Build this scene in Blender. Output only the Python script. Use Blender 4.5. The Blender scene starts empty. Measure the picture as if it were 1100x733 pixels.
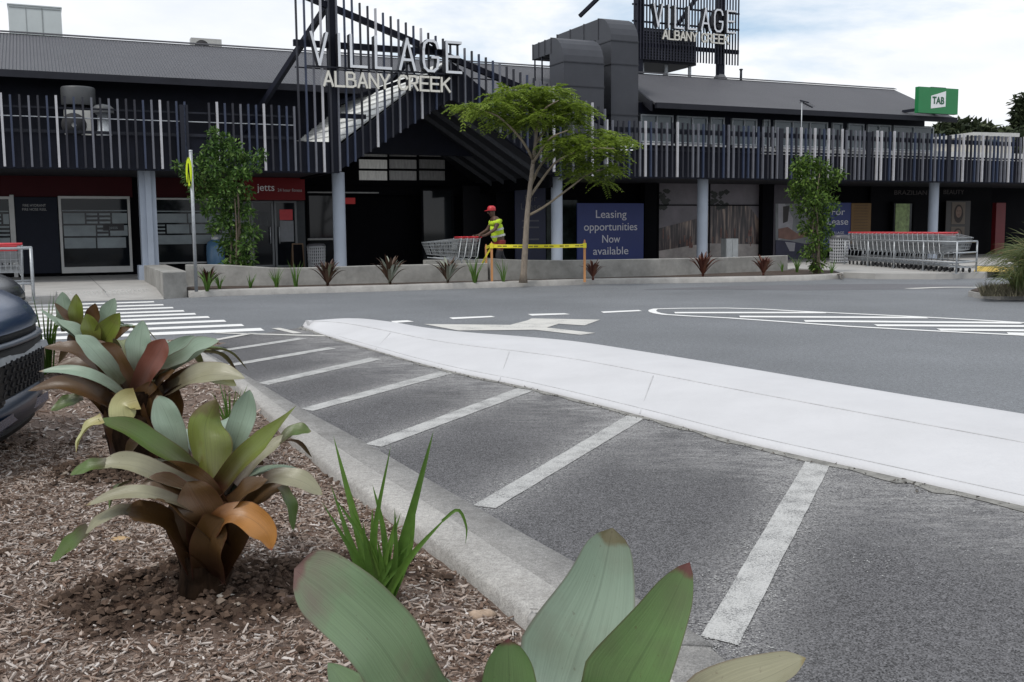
import bpy, math, random
import numpy as np
from mathutils import Vector, Matrix
random.seed(7); rng = np.random.default_rng(7)
SC = bpy.context.scene; COL = SC.collection
# ------------------------------------------------------------------ camera
CH, CF, CP, CR = 1.35, 1100.0, math.atan(119.5/1100), 0.0085
fwd = Vector((0, math.cos(CP), -math.sin(CP))); r0 = Vector((1,0,0)); u0 = Vector((0, math.sin(CP), math.cos(CP)))
cup = u0*math.cos(CR)+r0*math.sin(CR); crt = r0*math.cos(CR)-u0*math.sin(CR)
CAM = Vector((0,0,CH))
cd = bpy.data.cameras.new('camera'); cam = bpy.data.objects.new('camera', cd); COL.objects.link(cam)
cd.sensor_width = 36; cd.lens = 36; cd.clip_start = .05; cd.clip_end = 3000
cam.matrix_world = Matrix(((crt.x,cup.x,-fwd.x,0),(crt.y,cup.y,-fwd.y,0),(crt.z,cup.z,-fwd.z,CH),(0,0,0,1)))
SC.camera = cam
# measured points of the photograph turned into places
def ray(u,v): return fwd*CF+crt*(u-550)-cup*(v-366.5)
def G(u,v,z=0.0):
    d = ray(u,v); return CAM+d*((z-CH)/d.z)
def Y(u,v,y):
    d = ray(u,v); return CAM+d*(y/d.y)
FA = math.radians(24.383)
FU = Vector((math.cos(FA), math.sin(FA),0)); FN = Vector((-math.sin(FA), math.cos(FA),0)); FO = Vector((0,29.75,0))
def fp(u,v,t=0):
    d = ray(u,v); k = (FO+FN*t-CAM).dot(FN)/d.dot(FN); p = CAM+d*k
    return (p-FO).dot(FU), p.z
def F(s,t,z=0): return FO+FU*s+FN*t+Vector((0,0,z))
def ST(p): return ((p-FO).dot(FU), (p-FO).dot(FN))
# ------------------------------------------------------------------ materials
MATS = {}
def nm(name):
    m = bpy.data.materials.new(name); m.use_nodes = True
    nt = m.node_tree; b = nt.nodes['Principled BSDF']; return m, nt, b
def mat(name, col, rough=.6, var=.12, scale=6, metal=0, bump=0, bscale=60, spec=.5, emit=0, stretch=None, tint=None):
    if name in MATS: return MATS[name]
    m, nt, b = nm(name); N = nt.nodes; L = nt.links
    b.inputs['Roughness'].default_value = rough; b.inputs['Metallic'].default_value = metal
    b.inputs['Specular IOR Level'].default_value = spec
    tc = N.new('ShaderNodeTexCoord'); mp = N.new('ShaderNodeMapping'); L.new(tc.outputs['Object'], mp.inputs[0])
    if stretch: mp.inputs['Scale'].default_value = stretch
    nz = N.new('ShaderNodeTexNoise'); nz.inputs['Scale'].default_value = scale; nz.inputs['Detail'].default_value = 6
    nz.inputs['Roughness'].default_value = .65
    L.new(mp.outputs[0], nz.inputs['Vector'])
    r = N.new('ShaderNodeValToRGB'); r.color_ramp.elements[0].position = .3; r.color_ramp.elements[1].position = .7
    t2 = tint or col
    r.color_ramp.elements[0].color = tuple(c*(1-var) for c in col)+(1,); r.color_ramp.elements[1].color = tuple(min(1,c*(1+var)) for c in t2)+(1,)
    L.new(nz.outputs[0], r.inputs[0]); L.new(r.outputs[0], b.inputs['Base Color'])
    if bump:
        n2 = N.new('ShaderNodeTexNoise'); n2.inputs['Scale'].default_value = bscale; n2.inputs['Detail'].default_value = 4
        L.new(mp.outputs[0], n2.inputs['Vector'])
        bp = N.new('ShaderNodeBump'); bp.inputs['Strength'].default_value = bump; bp.inputs['Distance'].default_value = .01
        L.new(n2.outputs[0], bp.inputs['Height']); L.new(bp.outputs[0], b.inputs['Normal'])
    if emit:
        b.inputs['Emission Color'].default_value = tuple(col)+(1,); b.inputs['Emission Strength'].default_value = emit
    MATS[name] = m; return m
def ground_mat(name, base, speck_lo, speck_hi, sscale, patch=.25, pscale=.6, rough=.9, bump=.5, dirt=None, dirt_amt=0, smear=False):
    m, nt, b = nm(name); N = nt.nodes; L = nt.links
    tc = N.new('ShaderNodeTexCoord')
    def noise(sc, det=5, vec=None, rough=.6):
        n = N.new('ShaderNodeTexNoise'); n.inputs['Scale'].default_value = sc; n.inputs['Detail'].default_value = det; n.inputs['Roughness'].default_value = rough
        L.new(vec or tc.outputs['Object'], n.inputs['Vector']); return n.outputs[0]
    def ramp(f, p0, c0, p1, c1):
        r = N.new('ShaderNodeValToRGB'); e = r.color_ramp.elements
        e[0].position = p0; e[1].position = p1; e[0].color = tuple(c0)+(1,); e[1].color = tuple(c1)+(1,); L.new(f, r.inputs[0]); return r.outputs[0]
    def mix(f, a, c, mode='MIX'):
        x = N.new('ShaderNodeMix'); x.data_type = 'RGBA'; x.blend_type = mode
        if isinstance(f, float): x.inputs[0].default_value = f
        else: L.new(f, x.inputs[0])
        L.new(a, x.inputs[6]); L.new(c, x.inputs[7]); return x.outputs[2]
    vo = N.new('ShaderNodeTexVoronoi'); vo.inputs['Scale'].default_value = sscale; L.new(tc.outputs['Object'], vo.inputs['Vector'])
    sp = ramp(vo.outputs['Color'], .15, [c*speck_lo for c in base], .85, [c*speck_hi for c in base])
    pt = ramp(noise(pscale, 7), .3, (1-patch,)*3, .7, (1+patch,)*3)
    out = mix(1.0, sp, pt, 'MULTIPLY')
    fine = ramp(noise(sscale*.18, 4), .3, (.82,)*3, .7, (1.18,)*3)
    out = mix(1.0, out, fine, 'MULTIPLY')
    if dirt:
        dm = ramp(noise(pscale*3.1, 8, rough=.75), .5, (0,)*3, .75, (dirt_amt,)*3)
        dc = N.new('ShaderNodeRGB'); dc.outputs[0].default_value = tuple(dirt)+(1,)
        out = mix(dm, out, dc.outputs[0])
    if smear:
        at = N.new('ShaderNodeAttribute'); at.attribute_name = 'leaf'; sp_ = N.new('ShaderNodeSeparateXYZ'); L.new(at.outputs['Vector'], sp_.inputs[0])
        mp = N.new('ShaderNodeMapping'); mp.inputs['Rotation'].default_value = (0,0,1.05); mp.inputs['Scale'].default_value = (3.6,13,1); L.new(tc.outputs['Object'], mp.inputs[0])
        st_ = noise(1.0, 9, mp.outputs[0], .82); big = noise(1.5, 3); gr = noise(95, 3, None, .8)
        def math_(op, a, c):
            x = N.new('ShaderNodeMath'); x.operation = op
            for i,v in ((0,a),(1,c)):
                if isinstance(v,float): x.inputs[i].default_value = v
                else: L.new(v, x.inputs[i])
            return x.outputs[0]
        f1 = math_('MULTIPLY', math_('ADD', ramp(st_, .45, (0,)*3, .70, (.85,)*3), math_('MULTIPLY', ramp(gr, .5, (0,)*3, .62, (1,)*3), .6)), ramp(big, .34, (.1,)*3, .54, (1.5,)*3))
        f1 = math_('MULTIPLY', f1, sp_.outputs[0])
        f2 = math_('MULTIPLY', ramp(gr, .46, (0,)*3, .56, (1.2,)*3), sp_.outputs[1])
        ff = math_('MINIMUM', math_('ADD', f1, f2), .75)
        dc2 = N.new('ShaderNodeRGB'); dc2.outputs[0].default_value = (.36,.355,.35,1); out = mix(ff, out, dc2.outputs[0])
    L.new(out, b.inputs['Base Color']); b.inputs['Roughness'].default_value = rough
    b.inputs['Specular IOR Level'].default_value = .35
    bp = N.new('ShaderNodeBump'); bp.inputs['Strength'].default_value = bump; bp.inputs['Distance'].default_value = .006
    L.new(vo.outputs['Distance'], bp.inputs['Height']); L.new(bp.outputs[0], b.inputs['Normal'])
    MATS[name] = m; return m
def paint_mat(name, col, wear, wscale, under, sscale=160, lo=.45, hi=.6):
    m, nt, b = nm(name); N = nt.nodes; L = nt.links
    tc = N.new('ShaderNodeTexCoord')
    n1 = N.new('ShaderNodeTexNoise'); n1.inputs['Scale'].default_value = wscale; n1.inputs['Detail'].default_value = 6
    vo = N.new('ShaderNodeTexVoronoi'); vo.inputs['Scale'].default_value = sscale
    L.new(tc.outputs['Object'], n1.inputs['Vector']); L.new(tc.outputs['Object'], vo.inputs['Vector'])
    ad = N.new('ShaderNodeMath'); ad.operation = 'MULTIPLY_ADD'; ad.inputs[1].default_value = .5
    sx = N.new('ShaderNodeSeparateColor'); L.new(vo.outputs['Color'], sx.inputs[0])
    L.new(sx.outputs[0], ad.inputs[0]); L.new(n1.outputs[0], ad.inputs[2])
    r = N.new('ShaderNodeValToRGB'); e = r.color_ramp.elements; e[0].position = lo+wear; e[1].position = hi+wear
    e[0].color = tuple(under)+(1,); e[1].color = tuple(col)+(1,); L.new(ad.outputs[0], r.inputs[0])
    L.new(r.outputs[0], b.inputs['Base Color']); b.inputs['Roughness'].default_value = .8
    bp = N.new('ShaderNodeBump'); bp.inputs['Strength'].default_value = .35; bp.inputs['Distance'].default_value = .004
    L.new(vo.outputs['Distance'], bp.inputs['Height']); L.new(bp.outputs[0], b.inputs['Normal'])
    MATS[name] = m; return m
def glass_mat(name, col=(.008,.010,.013), rough=.06, spec=.28):
    return mat(name, col, rough, .2, 2, spec=spec)
def island_mat(name, cols, rough=.85, spec=.3, transl=0, bump=0):
    """one colour per loose piece, picked from a list of (position, colour)"""
    m, nt, b = nm(name); N = nt.nodes; L = nt.links
    g = N.new('ShaderNodeNewGeometry'); r = N.new('ShaderNodeValToRGB'); L.new(g.outputs['Random Per Island'], r.inputs[0])
    e = r.color_ramp.elements
    while len(e) < len(cols): e.new(.5)
    for i,(p,c) in enumerate(cols): e[i].position = p; e[i].color = tuple(c)+(1,)
    tc = N.new('ShaderNodeTexCoord'); nz = N.new('ShaderNodeTexNoise'); nz.inputs['Scale'].default_value = 40; L.new(tc.outputs['Object'], nz.inputs['Vector'])
    r2 = N.new('ShaderNodeValToRGB'); r2.color_ramp.elements[0].color = (.7,.7,.7,1); r2.color_ramp.elements[1].color = (1.25,1.25,1.25,1); L.new(nz.outputs[0], r2.inputs[0])
    mx = N.new('ShaderNodeMix'); mx.data_type = 'RGBA'; mx.blend_type = 'MULTIPLY'; mx.inputs[0].default_value = 1
    L.new(r.outputs[0], mx.inputs[6]); L.new(r2.outputs[0], mx.inputs[7]); L.new(mx.outputs[2], b.inputs['Base Color'])
    b.inputs['Roughness'].default_value = rough; b.inputs['Specular IOR Level'].default_value = spec
    if transl:
        tr = N.new('ShaderNodeBsdfTranslucent'); L.new(mx.outputs[2], tr.inputs[0]); ms = N.new('ShaderNodeMixShader'); ms.inputs[0].default_value = transl
        out = N['Material Output']; L.new(b.outputs[0], ms.inputs[1]); L.new(tr.outputs[0], ms.inputs[2]); L.new(ms.outputs[0], out.inputs[0])
    MATS[name] = m; return m
def leaf_mat(name, body, base, under, tip, blot=(.10,.045,.035), blot_amt=.35, rough=.36):
    """broad strap leaf: 'leaf' attribute = (across, along, random)"""
    m, nt, b = nm(name); N = nt.nodes; L = nt.links
    at = N.new('ShaderNodeAttribute'); at.attribute_name = 'leaf'; sp = N.new('ShaderNodeSeparateXYZ'); L.new(at.outputs['Vector'], sp.inputs[0])
    def ramp(f, els):
        r = N.new('ShaderNodeValToRGB'); e = r.color_ramp.elements
        while len(e) < len(els): e.new(.5)
        for i,(p,c) in enumerate(els): e[i].position = p; e[i].color = tuple(c)+(1,)
        L.new(f, r.inputs[0]); return r.outputs[0]
    def mix(f, a, c, mode='MIX'):
        x = N.new('ShaderNodeMix'); x.data_type = 'RGBA'; x.blend_type = mode
        if isinstance(f, float): x.inputs[0].default_value = f
        else: L.new(f, x.inputs[0])
        L.new(a, x.inputs[6]); L.new(c, x.inputs[7]); return x.outputs[2]
    def rgb(c):
        n = N.new('ShaderNodeRGB'); n.outputs[0].default_value = tuple(c)+(1,); return n.outputs[0]
    tc = N.new('ShaderNodeTexCoord')
    nz = N.new('ShaderNodeTexNoise'); nz.inputs['Scale'].default_value = 9; nz.inputs['Detail'].default_value = 5; L.new(tc.outputs['Object'], nz.inputs['Vector'])
    # fine lengthwise veins
    cb = N.new('ShaderNodeCombineXYZ'); mu = N.new('ShaderNodeMath'); mu.operation = 'MULTIPLY'; mu.inputs[1].default_value = 26; L.new(sp.outputs[0], mu.inputs[0])
    mv = N.new('ShaderNodeMath'); mv.operation = 'MULTIPLY'; mv.inputs[1].default_value = 2.2; L.new(sp.outputs[1], mv.inputs[0])
    mz = N.new('ShaderNodeMath'); mz.operation = 'MULTIPLY'; mz.inputs[1].default_value = 50; L.new(sp.outputs[2], mz.inputs[0])
    L.new(mu.outputs[0], cb.inputs[0]); L.new(mv.outputs[0], cb.inputs[1]); L.new(mz.outputs[0], cb.inputs[2])
    vn = N.new('ShaderNodeTexNoise'); vn.inputs['Scale'].default_value = 1; vn.inputs['Detail'].default_value = 3; L.new(cb.outputs[0], vn.inputs['Vector'])
    # along + wobble
    ad = N.new('ShaderNodeMath'); ad.operation = 'MULTIPLY_ADD'; ad.inputs[1].default_value = .35
    sb = N.new('ShaderNodeMath'); sb.operation = 'SUBTRACT'; sb.inputs[1].default_value = .175; L.new(sp.outputs[1], sb.inputs[0])
    L.new(nz.outputs[0], ad.inputs[0]); L.new(sb.outputs[0], ad.inputs[2])
    top = ramp(ad.outputs[0], [(.05,base),(.32,[a*.45+c*.55 for a,c in zip(base,body)]),(.5,body),(.97,body),(1.0,tip)])
    und = ramp(ad.outputs[0], [(.05,base),(.4,[a*.5+c*.5 for a,c in zip(base,under)]),(.75,under),(.97,tip)])
    g = N.new('ShaderNodeNewGeometry'); col = mix(g.outputs['Backfacing'], top, und)
    bl = ramp(nz.outputs[0], [(.5,(0,)*3),(.72,(blot_amt,)*3)])
    col = mix(bl, col, rgb(blot))
    col = mix(1.0, col, ramp(vn.outputs[0], [(.3,(.90,)*3),(.7,(1.08,)*3)]), 'MULTIPLY')
    sc = N.new('ShaderNodeTexNoise'); sc.inputs['Scale'].default_value = 130; L.new(tc.outputs['Object'], sc.inputs['Vector'])
    col = mix(ramp(sc.outputs[0], [(.70,(0,)*3),(.76,(.35,)*3)]), col, rgb((.09,.05,.03)))
    am = N.new('ShaderNodeMath'); am.operation = 'ABSOLUTE'; L.new(sp.outputs[0], am.inputs[0]); col = mix(1.0, col, ramp(am.outputs[0], [(.0,(.80,)*3),(.05,(1,)*3)]), 'MULTIPLY')
    # reddish margins
    ab = N.new('ShaderNodeMath'); ab.operation = 'ABSOLUTE'; L.new(sp.outputs[0], ab.inputs[0])
    col = mix(ramp(ab.outputs[0], [(.93,(0,)*3),(1.0,(.5,)*3)]), col, rgb((.09,.03,.025)))
    L.new(col, b.inputs['Base Color']); b.inputs['Roughness'].default_value = rough; b.inputs['Specular IOR Level'].default_value = .55
    bp = N.new('ShaderNodeBump'); bp.inputs['Strength'].default_value = .25; bp.inputs['Distance'].default_value = .003
    L.new(vn.outputs[0], bp.inputs['Height']); L.new(bp.outputs[0], b.inputs['Normal'])
    tr = N.new('ShaderNodeBsdfTranslucent'); L.new(col, tr.inputs[0]); ms = N.new('ShaderNodeMixShader'); ms.inputs[0].default_value = .16
    L.new(b.outputs[0], ms.inputs[1]); L.new(tr.outputs[0], ms.inputs[2]); L.new(ms.outputs[0], N['Material Output'].inputs[0])
    MATS[name] = m; return m
# ------------------------------------------------------------------ mesh building
class MB:
    def __init__(s): s.v = []; s.f = []; s.mi = []; s.sm = []; s.a = []
    def add(s, vs, fs, mi=0, smooth=False, attr=None):
        o = len(s.v); s.v.extend([tuple(p) for p in vs])
        for f in fs: s.f.append(tuple(o+i for i in f)); s.mi.append(mi); s.sm.append(smooth)
        if attr is not None: s.a.extend(attr)
        return s
    def box(s, a, b, mi=0):
        (x0,y0,z0),(x1,y1,z1) = a,b
        x0,x1 = min(x0,x1),max(x0,x1); y0,y1 = min(y0,y1),max(y0,y1); z0,z1 = min(z0,z1),max(z0,z1)
        return s.add([(x0,y0,z0),(x1,y0,z0),(x1,y1,z0),(x0,y1,z0),(x0,y0,z1),(x1,y0,z1),(x1,y1,z1),(x0,y1,z1)],
              [(0,3,2,1),(4,5,6,7),(0,1,5,4),(1,2,6,5),(2,3,7,6),(3,0,4,7)], mi)
    def bar(s, p, q, w, h=None, mi=0, upv=(0,0,1)):
        p = Vector(p); q = Vector(q); h = h or w; d = (q-p).normalized(); u = Vector(upv)
        if abs(d.dot(u)) > .95: u = Vector((0,1,0)) if abs(d.y) < .9 else Vector((1,0,0))
        a = d.cross(u).normalized()*w/2; b = a.cross(d).normalized()*h/2
        vs = [p-a-b,p+a-b,p+a+b,p-a+b,q-a-b,q+a-b,q+a+b,q-a+b]
        return s.add(vs, [(0,3,2,1),(4,5,6,7),(0,1,5,4),(1,2,6,5),(2,3,7,6),(3,0,4,7)], mi)
    def tube(s, pts, rad, n=8, mi=0, cap=True, smooth=True):
        pts = [Vector(p) for p in pts]; m = len(pts)
        if not hasattr(rad, '__len__'): rad = [rad]*m
        vs = []; pa = None
        for i,p in enumerate(pts):
            d = (pts[min(i+1,m-1)]-pts[max(i-1,0)]).normalized()
            if pa is None: a = d.cross(Vector((0,0,1)) if abs(d.z)<.9 else Vector((1,0,0))).normalized()
            else: a = (pa-d*pa.dot(d)).normalized()
            pa = a; b = d.cross(a)
            for k in range(n):
                t = 2*math.pi*k/n; vs.append(p+(a*math.cos(t)+b*math.sin(t))*rad[i])
        fs = [(i*n+k, i*n+(k+1)%n, (i+1)*n+(k+1)%n, (i+1)*n+k) for i in range(m-1) for k in range(n)]
        s.add(vs, fs, mi, smooth)
        if cap:
            o = len(s.v)-m*n
            s.f.append(tuple(o+k for k in range(n-1,-1,-1))); s.mi.append(mi); s.sm.append(False)
            s.f.append(tuple(o+(m-1)*n+k for k in range(n))); s.mi.append(mi); s.sm.append(False)
        return s
    def prism(s, poly, d, mi=0):
        """closed polygon (3-D points) pushed along the vector d"""
        d = Vector(d); n = len(poly); P = [Vector(p) for p in poly]
        return s.add(P+[p+d for p in P], [tuple(range(n-1,-1,-1)), tuple(range(n,2*n))]+[(i,(i+1)%n,n+(i+1)%n,n+i) for i in range(n)], mi)
    def flat(s, poly, mi=0): return s.add(poly, [tuple(range(len(poly)))], mi)
    def lathe(s, prof, c, n=20, mi=0, smooth=True, axis=(0,0,1)):
        ax = Vector(axis); a = ax.orthogonal().normalized(); b = ax.cross(a); c = Vector(c)
        vs = [c+ax*z+(a*math.cos(2*math.pi*k/n)+b*math.sin(2*math.pi*k/n))*r for r,z in prof for k in range(n)]
        fs = [(i*n+k, i*n+(k+1)%n, (i+1)*n+(k+1)%n, (i+1)*n+k) for i in range(len(prof)-1) for k in range(n)]
        return s.add(vs, fs, mi, smooth)
    def build(s, name, mats, parent=None, space='world', tri=False, **props):
        if not isinstance(mats, (list,tuple)): mats = [mats]
        me = bpy.data.meshes.new(name); vs = s.v; ob = bpy.data.objects.new(name, me)
        org = Vector((0,0,0))
        if parent is not None:
            if space == 'world':
                inv = ROOTM[parent.name].inverted(); vs = [tuple(inv @ Vector(p)) for p in vs]
            ob.parent = parent; ROOTM[ob.name] = ROOTM[parent.name]
        else:
            if space == 'world' and 'thing' in props:
                a = np.array(vs); org = Vector(((a[:,0].min()+a[:,0].max())/2,(a[:,1].min()+a[:,1].max())/2,a[:,2].min()))
                vs = [tuple(Vector(p)-org) for p in vs]; ob.location = org
            ROOTM[ob.name] = Matrix.Translation(org)
        me.from_pydata(vs, [], s.f)
        for m in mats: me.materials.append(m)
        me.polygons.foreach_set('material_index', s.mi); me.polygons.foreach_set('use_smooth', s.sm)
        if s.a:
            at = me.attributes.new('leaf', 'FLOAT_VECTOR', 'POINT'); at.data.foreach_set('vector', np.array(s.a, dtype=np.float32).ravel())
        me.update(); COL.objects.link(ob)
        props.pop('thing', None)
        for k,v in props.items(): ob[k] = v
        return ob
ROOTM = {}
def thing(name, label, cat, loc=(0,0,0), rz=0.0, group=None):
    o = bpy.data.objects.new(name, None); COL.objects.link(o); o.location = loc; o.rotation_euler = (0,0,rz); o.empty_display_size = .2
    ROOTM[o.name] = Matrix.Translation(Vector(loc)) @ Matrix.Rotation(rz,4,'Z')
    o['label'] = label; o['category'] = cat
    if group: o['group'] = group
    return o
def tag(o, label, cat, group=None):
    o['label'] = label; o['category'] = cat
    if group: o['group'] = group
    return o
KIDS = {}
def kids(o): return [c for c in bpy.data.objects if c.parent == o]
def dup(root, loc, rz, label=None, group=None, scale=None):
    r = root.copy(); COL.objects.link(r); r.location = loc; r.rotation_euler = (0,0,rz)
    if scale: r.scale = scale
    if label: r['label'] = label
    if group: r['group'] = group
    for ch in kids(root):
        c = ch.copy(); COL.objects.link(c); c.parent = r
        for g in kids(ch):
            d = g.copy(); COL.objects.link(d); d.parent = c
    return r
def struct(name, mb, m, **k): return mb.build(name, m, kind='structure', **k)
def text(name, body, size, m, parent, loc, rot=(math.pi/2,0,0), width=None, depth=.01, align='CENTER', bold=0, sx=1.0):
    cu = bpy.data.curves.new('t', 'FONT'); cu.body = body; cu.size = size; cu.align_x = align; cu.extrude = depth/2; cu.offset = bold; cu.space_line = .95
    o = bpy.data.objects.new('t', cu); COL.objects.link(o); bpy.context.view_layer.update()
    me = bpy.data.meshes.new_from_object(o.evaluated_get(bpy.context.evaluated_depsgraph_get()))
    xs = [v.co.x for v in me.vertices]; w = max(xs)-min(xs)
    k = (width/w) if width else sx
    bpy.data.objects.remove(o); bpy.data.curves.remove(cu)
    for v in me.vertices: v.co.x *= k
    me.materials.clear(); me.materials.append(m); me.name = name
    ob = bpy.data.objects.new(name, me); COL.objects.link(ob); ob.parent = parent; ob.location = loc; ob.rotation_euler = rot
    return ob
def catmull(P, n):
    P = [np.array(p, float) for p in P]
    if len(P) == 2: return [P[0]+(P[1]-P[0])*i/(n-1) for i in range(n)]
    Q = [2*P[0]-P[1]]+P+[2*P[-1]-P[-2]]; out = []
    for i in range(n):
        x = i/(n-1)*(len(P)-1); k = min(int(x), len(P)-2); t = x-k
        a,b,c,d = Q[k:k+4]
        out.append(.5*((2*b)+(-a+c)*t+(2*a-5*b+4*c-d)*t*t+(-a+3*b-3*c+d)*t**3))
    return out
# ------------------------------------------------------------------ palette
ASPH = ground_mat('near_asphalt', (.092,.091,.095), .3, 1.85, 190, .14, .7, smear=True)
ROAD = ground_mat('road_asphalt', (.150,.158,.169), .7, 1.35, 150, .17, .30, bump=.25, rough=.8)
CONC = ground_mat('kerb_concrete', (.36,.348,.33), .8, 1.2, 220, .16, 2.2, rough=.9, bump=.35, dirt=(.20,.185,.165), dirt_amt=.45)
FOOT = mat('path_concrete', (.36,.35,.335), .9, .15, 1.5, bump=.3, bscale=60)
WALLC = mat('wall_concrete', (.27,.265,.25), .9, .28, 2.5, bump=.4, bscale=40)
WHITEP = mat('white_kerb_paint', (.535,.535,.55), .75, .06, 1.4, bump=.45, bscale=40)
LINE = paint_mat('worn_line_paint', (.46,.46,.45), .0, 7.0, (.17,.17,.17), sscale=230, lo=.48, hi=.80)
FADE = paint_mat('scattered_paint', (.42,.42,.41), .30, 5.0, (.105,.104,.107), lo=.5, hi=.6)
RLINE = paint_mat('road_line_paint', (.74,.74,.73), -.12, 2.5, (.32,.32,.32))
ARRP = paint_mat('worn_arrow_paint', (.55,.54,.51), .0, 2.5, (.25,.25,.25))
DARK = mat('charcoal_paint', (.016,.017,.024), .6, .2, 2, spec=.25)
NAVY = mat('navy_paint', (.0085,.010,.019), .6, .2, 2, spec=.2)
BLACK = mat('interior_black', (.004,.004,.006), .8, .2, 2, spec=.1)
STEELD = mat('dark_steel', (.014,.016,.025), .5, .15, 3, spec=.25)
ALU = mat('aluminium', (.42,.44,.47), .4, .08, 4, metal=.3)
GALV = mat('galvanised_steel', (.38,.40,.42), .42, .15, 20, metal=.55)
COLP = mat('column_paint', (.34,.385,.46), .6, .07, 1.5)
B_LT = mat('batten_light', (.42,.42,.45), .5, .12, 3)
B_MD = mat('batten_grey', (.115,.12,.145), .5, .15, 3)
B_BL = mat('batten_blue', (.025,.036,.072), .5, .15, 3)
B_DK = mat('batten_dark', (.012,.013,.022), .5, .15, 3)
RED = mat('red_sign', (.25,.010,.015), .5, .08, 3)
DRED = mat('dark_red_band', (.050,.005,.008), .6, .12, 2, spec=.2)
WHITE = mat('white_letter', (.78,.79,.80), .5, .04, 4)
GLASS = glass_mat('shop_glass')
GLASSB = mat('upper_glass', (.07,.095,.11), .12, .2, .6, spec=.6)
SIGNB = mat('blue_sign', (.020,.036,.165), .5, .06, 2)
SOIL = mat('soil', (.050,.033,.024), .95, .5, 9, bump=1.0, bscale=45)
WOOD = mat('stake_wood', (.50,.24,.10), .8, .2, 12, stretch=(1,1,.1))
BARK = mat('bark', (.17,.135,.10), .9, .3, 30, bump=.6, bscale=60, stretch=(1,1,.25))
RUB = mat('rubber', (.02,.02,.022), .8, .2, 10)
REDPL = mat('red_plastic', (.50,.03,.04), .45, .1, 8)
# ------------------------------------------------------------------ ground
m = MB().flat([(-400,-300,-.02),(400,-300,-.02),(400,600,-.02),(-400,600,-.02)]); struct('ground', m, mat('far_ground', (.16,.16,.15), .95, .2, .05))
m = MB().flat([(-60,-30,0),(60,-30,0),(60,60,0),(-60,60,0)]); struct('road', m, ROAD)
KERB_OUT = [G(*p) for p in [(860,768),(760,690),(640,618),(510,545),(395,478),(325,440),(278,412),(243,392),(222,379),(207,370)]]   # asphalt side of the gutter
KERB_IN = [G(*p,.12) for p in [(618,708),(565,661),(500,610),(430,555),(350,500),(300,456),(262,421),(232,397),(214,384),(203,377)]]
ISL_N = [G(*p) for p in [(325,352),(352,362),(400,376.5),(450,391),(500,403.5),(560,416),(620,430.5),(700,451),(800,477.5),(950,511.5),(1100,546)]]
d = (ISL_N[-1]-ISL_N[-3]).normalized(); ISL_N.append(ISL_N[-1]+d*3.0)
ISL_F = [G(*p,.11) for p in [(332,345.5),(380,341.8),(418,345),(455,351),(500,356),(560,360.5),(620,366),(700,378),(800,394),(950,419),(1100,443)]]
d = (ISL_F[-1]-ISL_F[-3]).normalized(); ISL_F.append(ISL_F[-1]+d*3.0)
d0 = (KERB_OUT[0]-KERB_OUT[2]).normalized()
edge_n = [KERB_OUT[0]+d0*4]+KERB_OUT
PARK_A = catmull(edge_n, 90); PARK_B = catmull(([ISL_N[-1]+d*2.0]+ISL_N[::-1]), 90)
LINE_ENDS = [((868,491),(893,497)),((676,445),(693,449)),((556,417),(572,420)),((473,399),(487,401)),((398,384.2),(410,386)),((352,373.2),(362,374.3))]
LST = [((773,688),(880,494)),((520,544),(684,447)),((401,478),(564,418)),((330,440),(480,400)),((283,412),(404,385))]
nc = 46; vs = []; at = []
for i in range(90):
    for j in range(nc):
        p = PARK_A[i]+(PARK_B[i]-PARK_A[i])*(j/(nc-1)); vs.append((p[0],p[1],.004))
        dist = min(np.linalg.norm(PARK_B[k][:2]-p[:2]) for k in range(max(0,i-12),min(90,i+13))); a0 = max(0,1-dist/1.25)**1.2
        dl = 9
        for q0,q1 in LST:
            A_,B_ = np.array(G(*q0))[:2],np.array(G(*q1))[:2]; t = np.clip(np.dot(p[:2]-A_,B_-A_)/np.dot(B_-A_,B_-A_),0,1); dl = min(dl, np.linalg.norm(A_+(B_-A_)*t-p[:2]))
        at.append((a0, max(0,1-dl/.42)**2*.75, 0))
m = MB().add(vs, [(i*nc+j,i*nc+j+1,(i+1)*nc+j+1,(i+1)*nc+j)[::-1] for i in range(89) for j in range(nc-1)]); m.a = at
m.flat([(PARK_A[0][0],PARK_A[0][1],.003),(PARK_B[0][0],PARK_B[0][1],.003),(9,-6,.003),(0,-8,.003)]); m.a += [(0,0,0)]*4
struct('car_park', m, ASPH)
# gutter strip and mulch-side kerb
def loft(A, B, n, za=0, zb=0):
    a = catmull(A, n); b = catmull(B, n); vs = [tuple(p) for p in a]+[tuple(p) for p in b]
    return vs, [(i,i+1,n+i+1,n+i) for i in range(n-1)]
KIN = [KERB_IN[0]+d0*4]+KERB_IN; KOU = [KERB_OUT[0]+d0*4]+KERB_OUT
n = 50; a = catmull(KOU, n); b = catmull(KIN, n)
m = MB(); rows = []
for fr, z in ((0,-.02),(.015,-.02),(.02,.012),(.50,.022),(.56,.045),(.62,.105),(.67,.127),(.96,.13),(1.0,.115),(1.0,-.02)):
    rows.append([(a[i][0]+(b[i][0]-a[i][0])*fr, a[i][1]+(b[i][1]-a[i][1])*fr, z) for i in range(n)])
GUT = rows[:4]; mg = MB(); mg.add([p for r in GUT for p in r], [(r*n+i, r*n+i+1, (r+1)*n+i+1, (r+1)*n+i) for r in range(3) for i in range(n-1)], 0, True)
struct('gutter', mg, ground_mat('gutter_concrete', (.27,.262,.25), .75, 1.25, 220, .22, 2.2, rough=.9, bump=.35, dirt=(.14,.13,.12), dirt_amt=.6))
rows = rows[3:]
vs = [p for r in rows for p in r]
m.add(vs, [(r*n+i, r*n+i+1, (r+1)*n+i+1, (r+1)*n+i) for r in range(len(rows)-1) for i in range(n-1)], 0, True)
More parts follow.
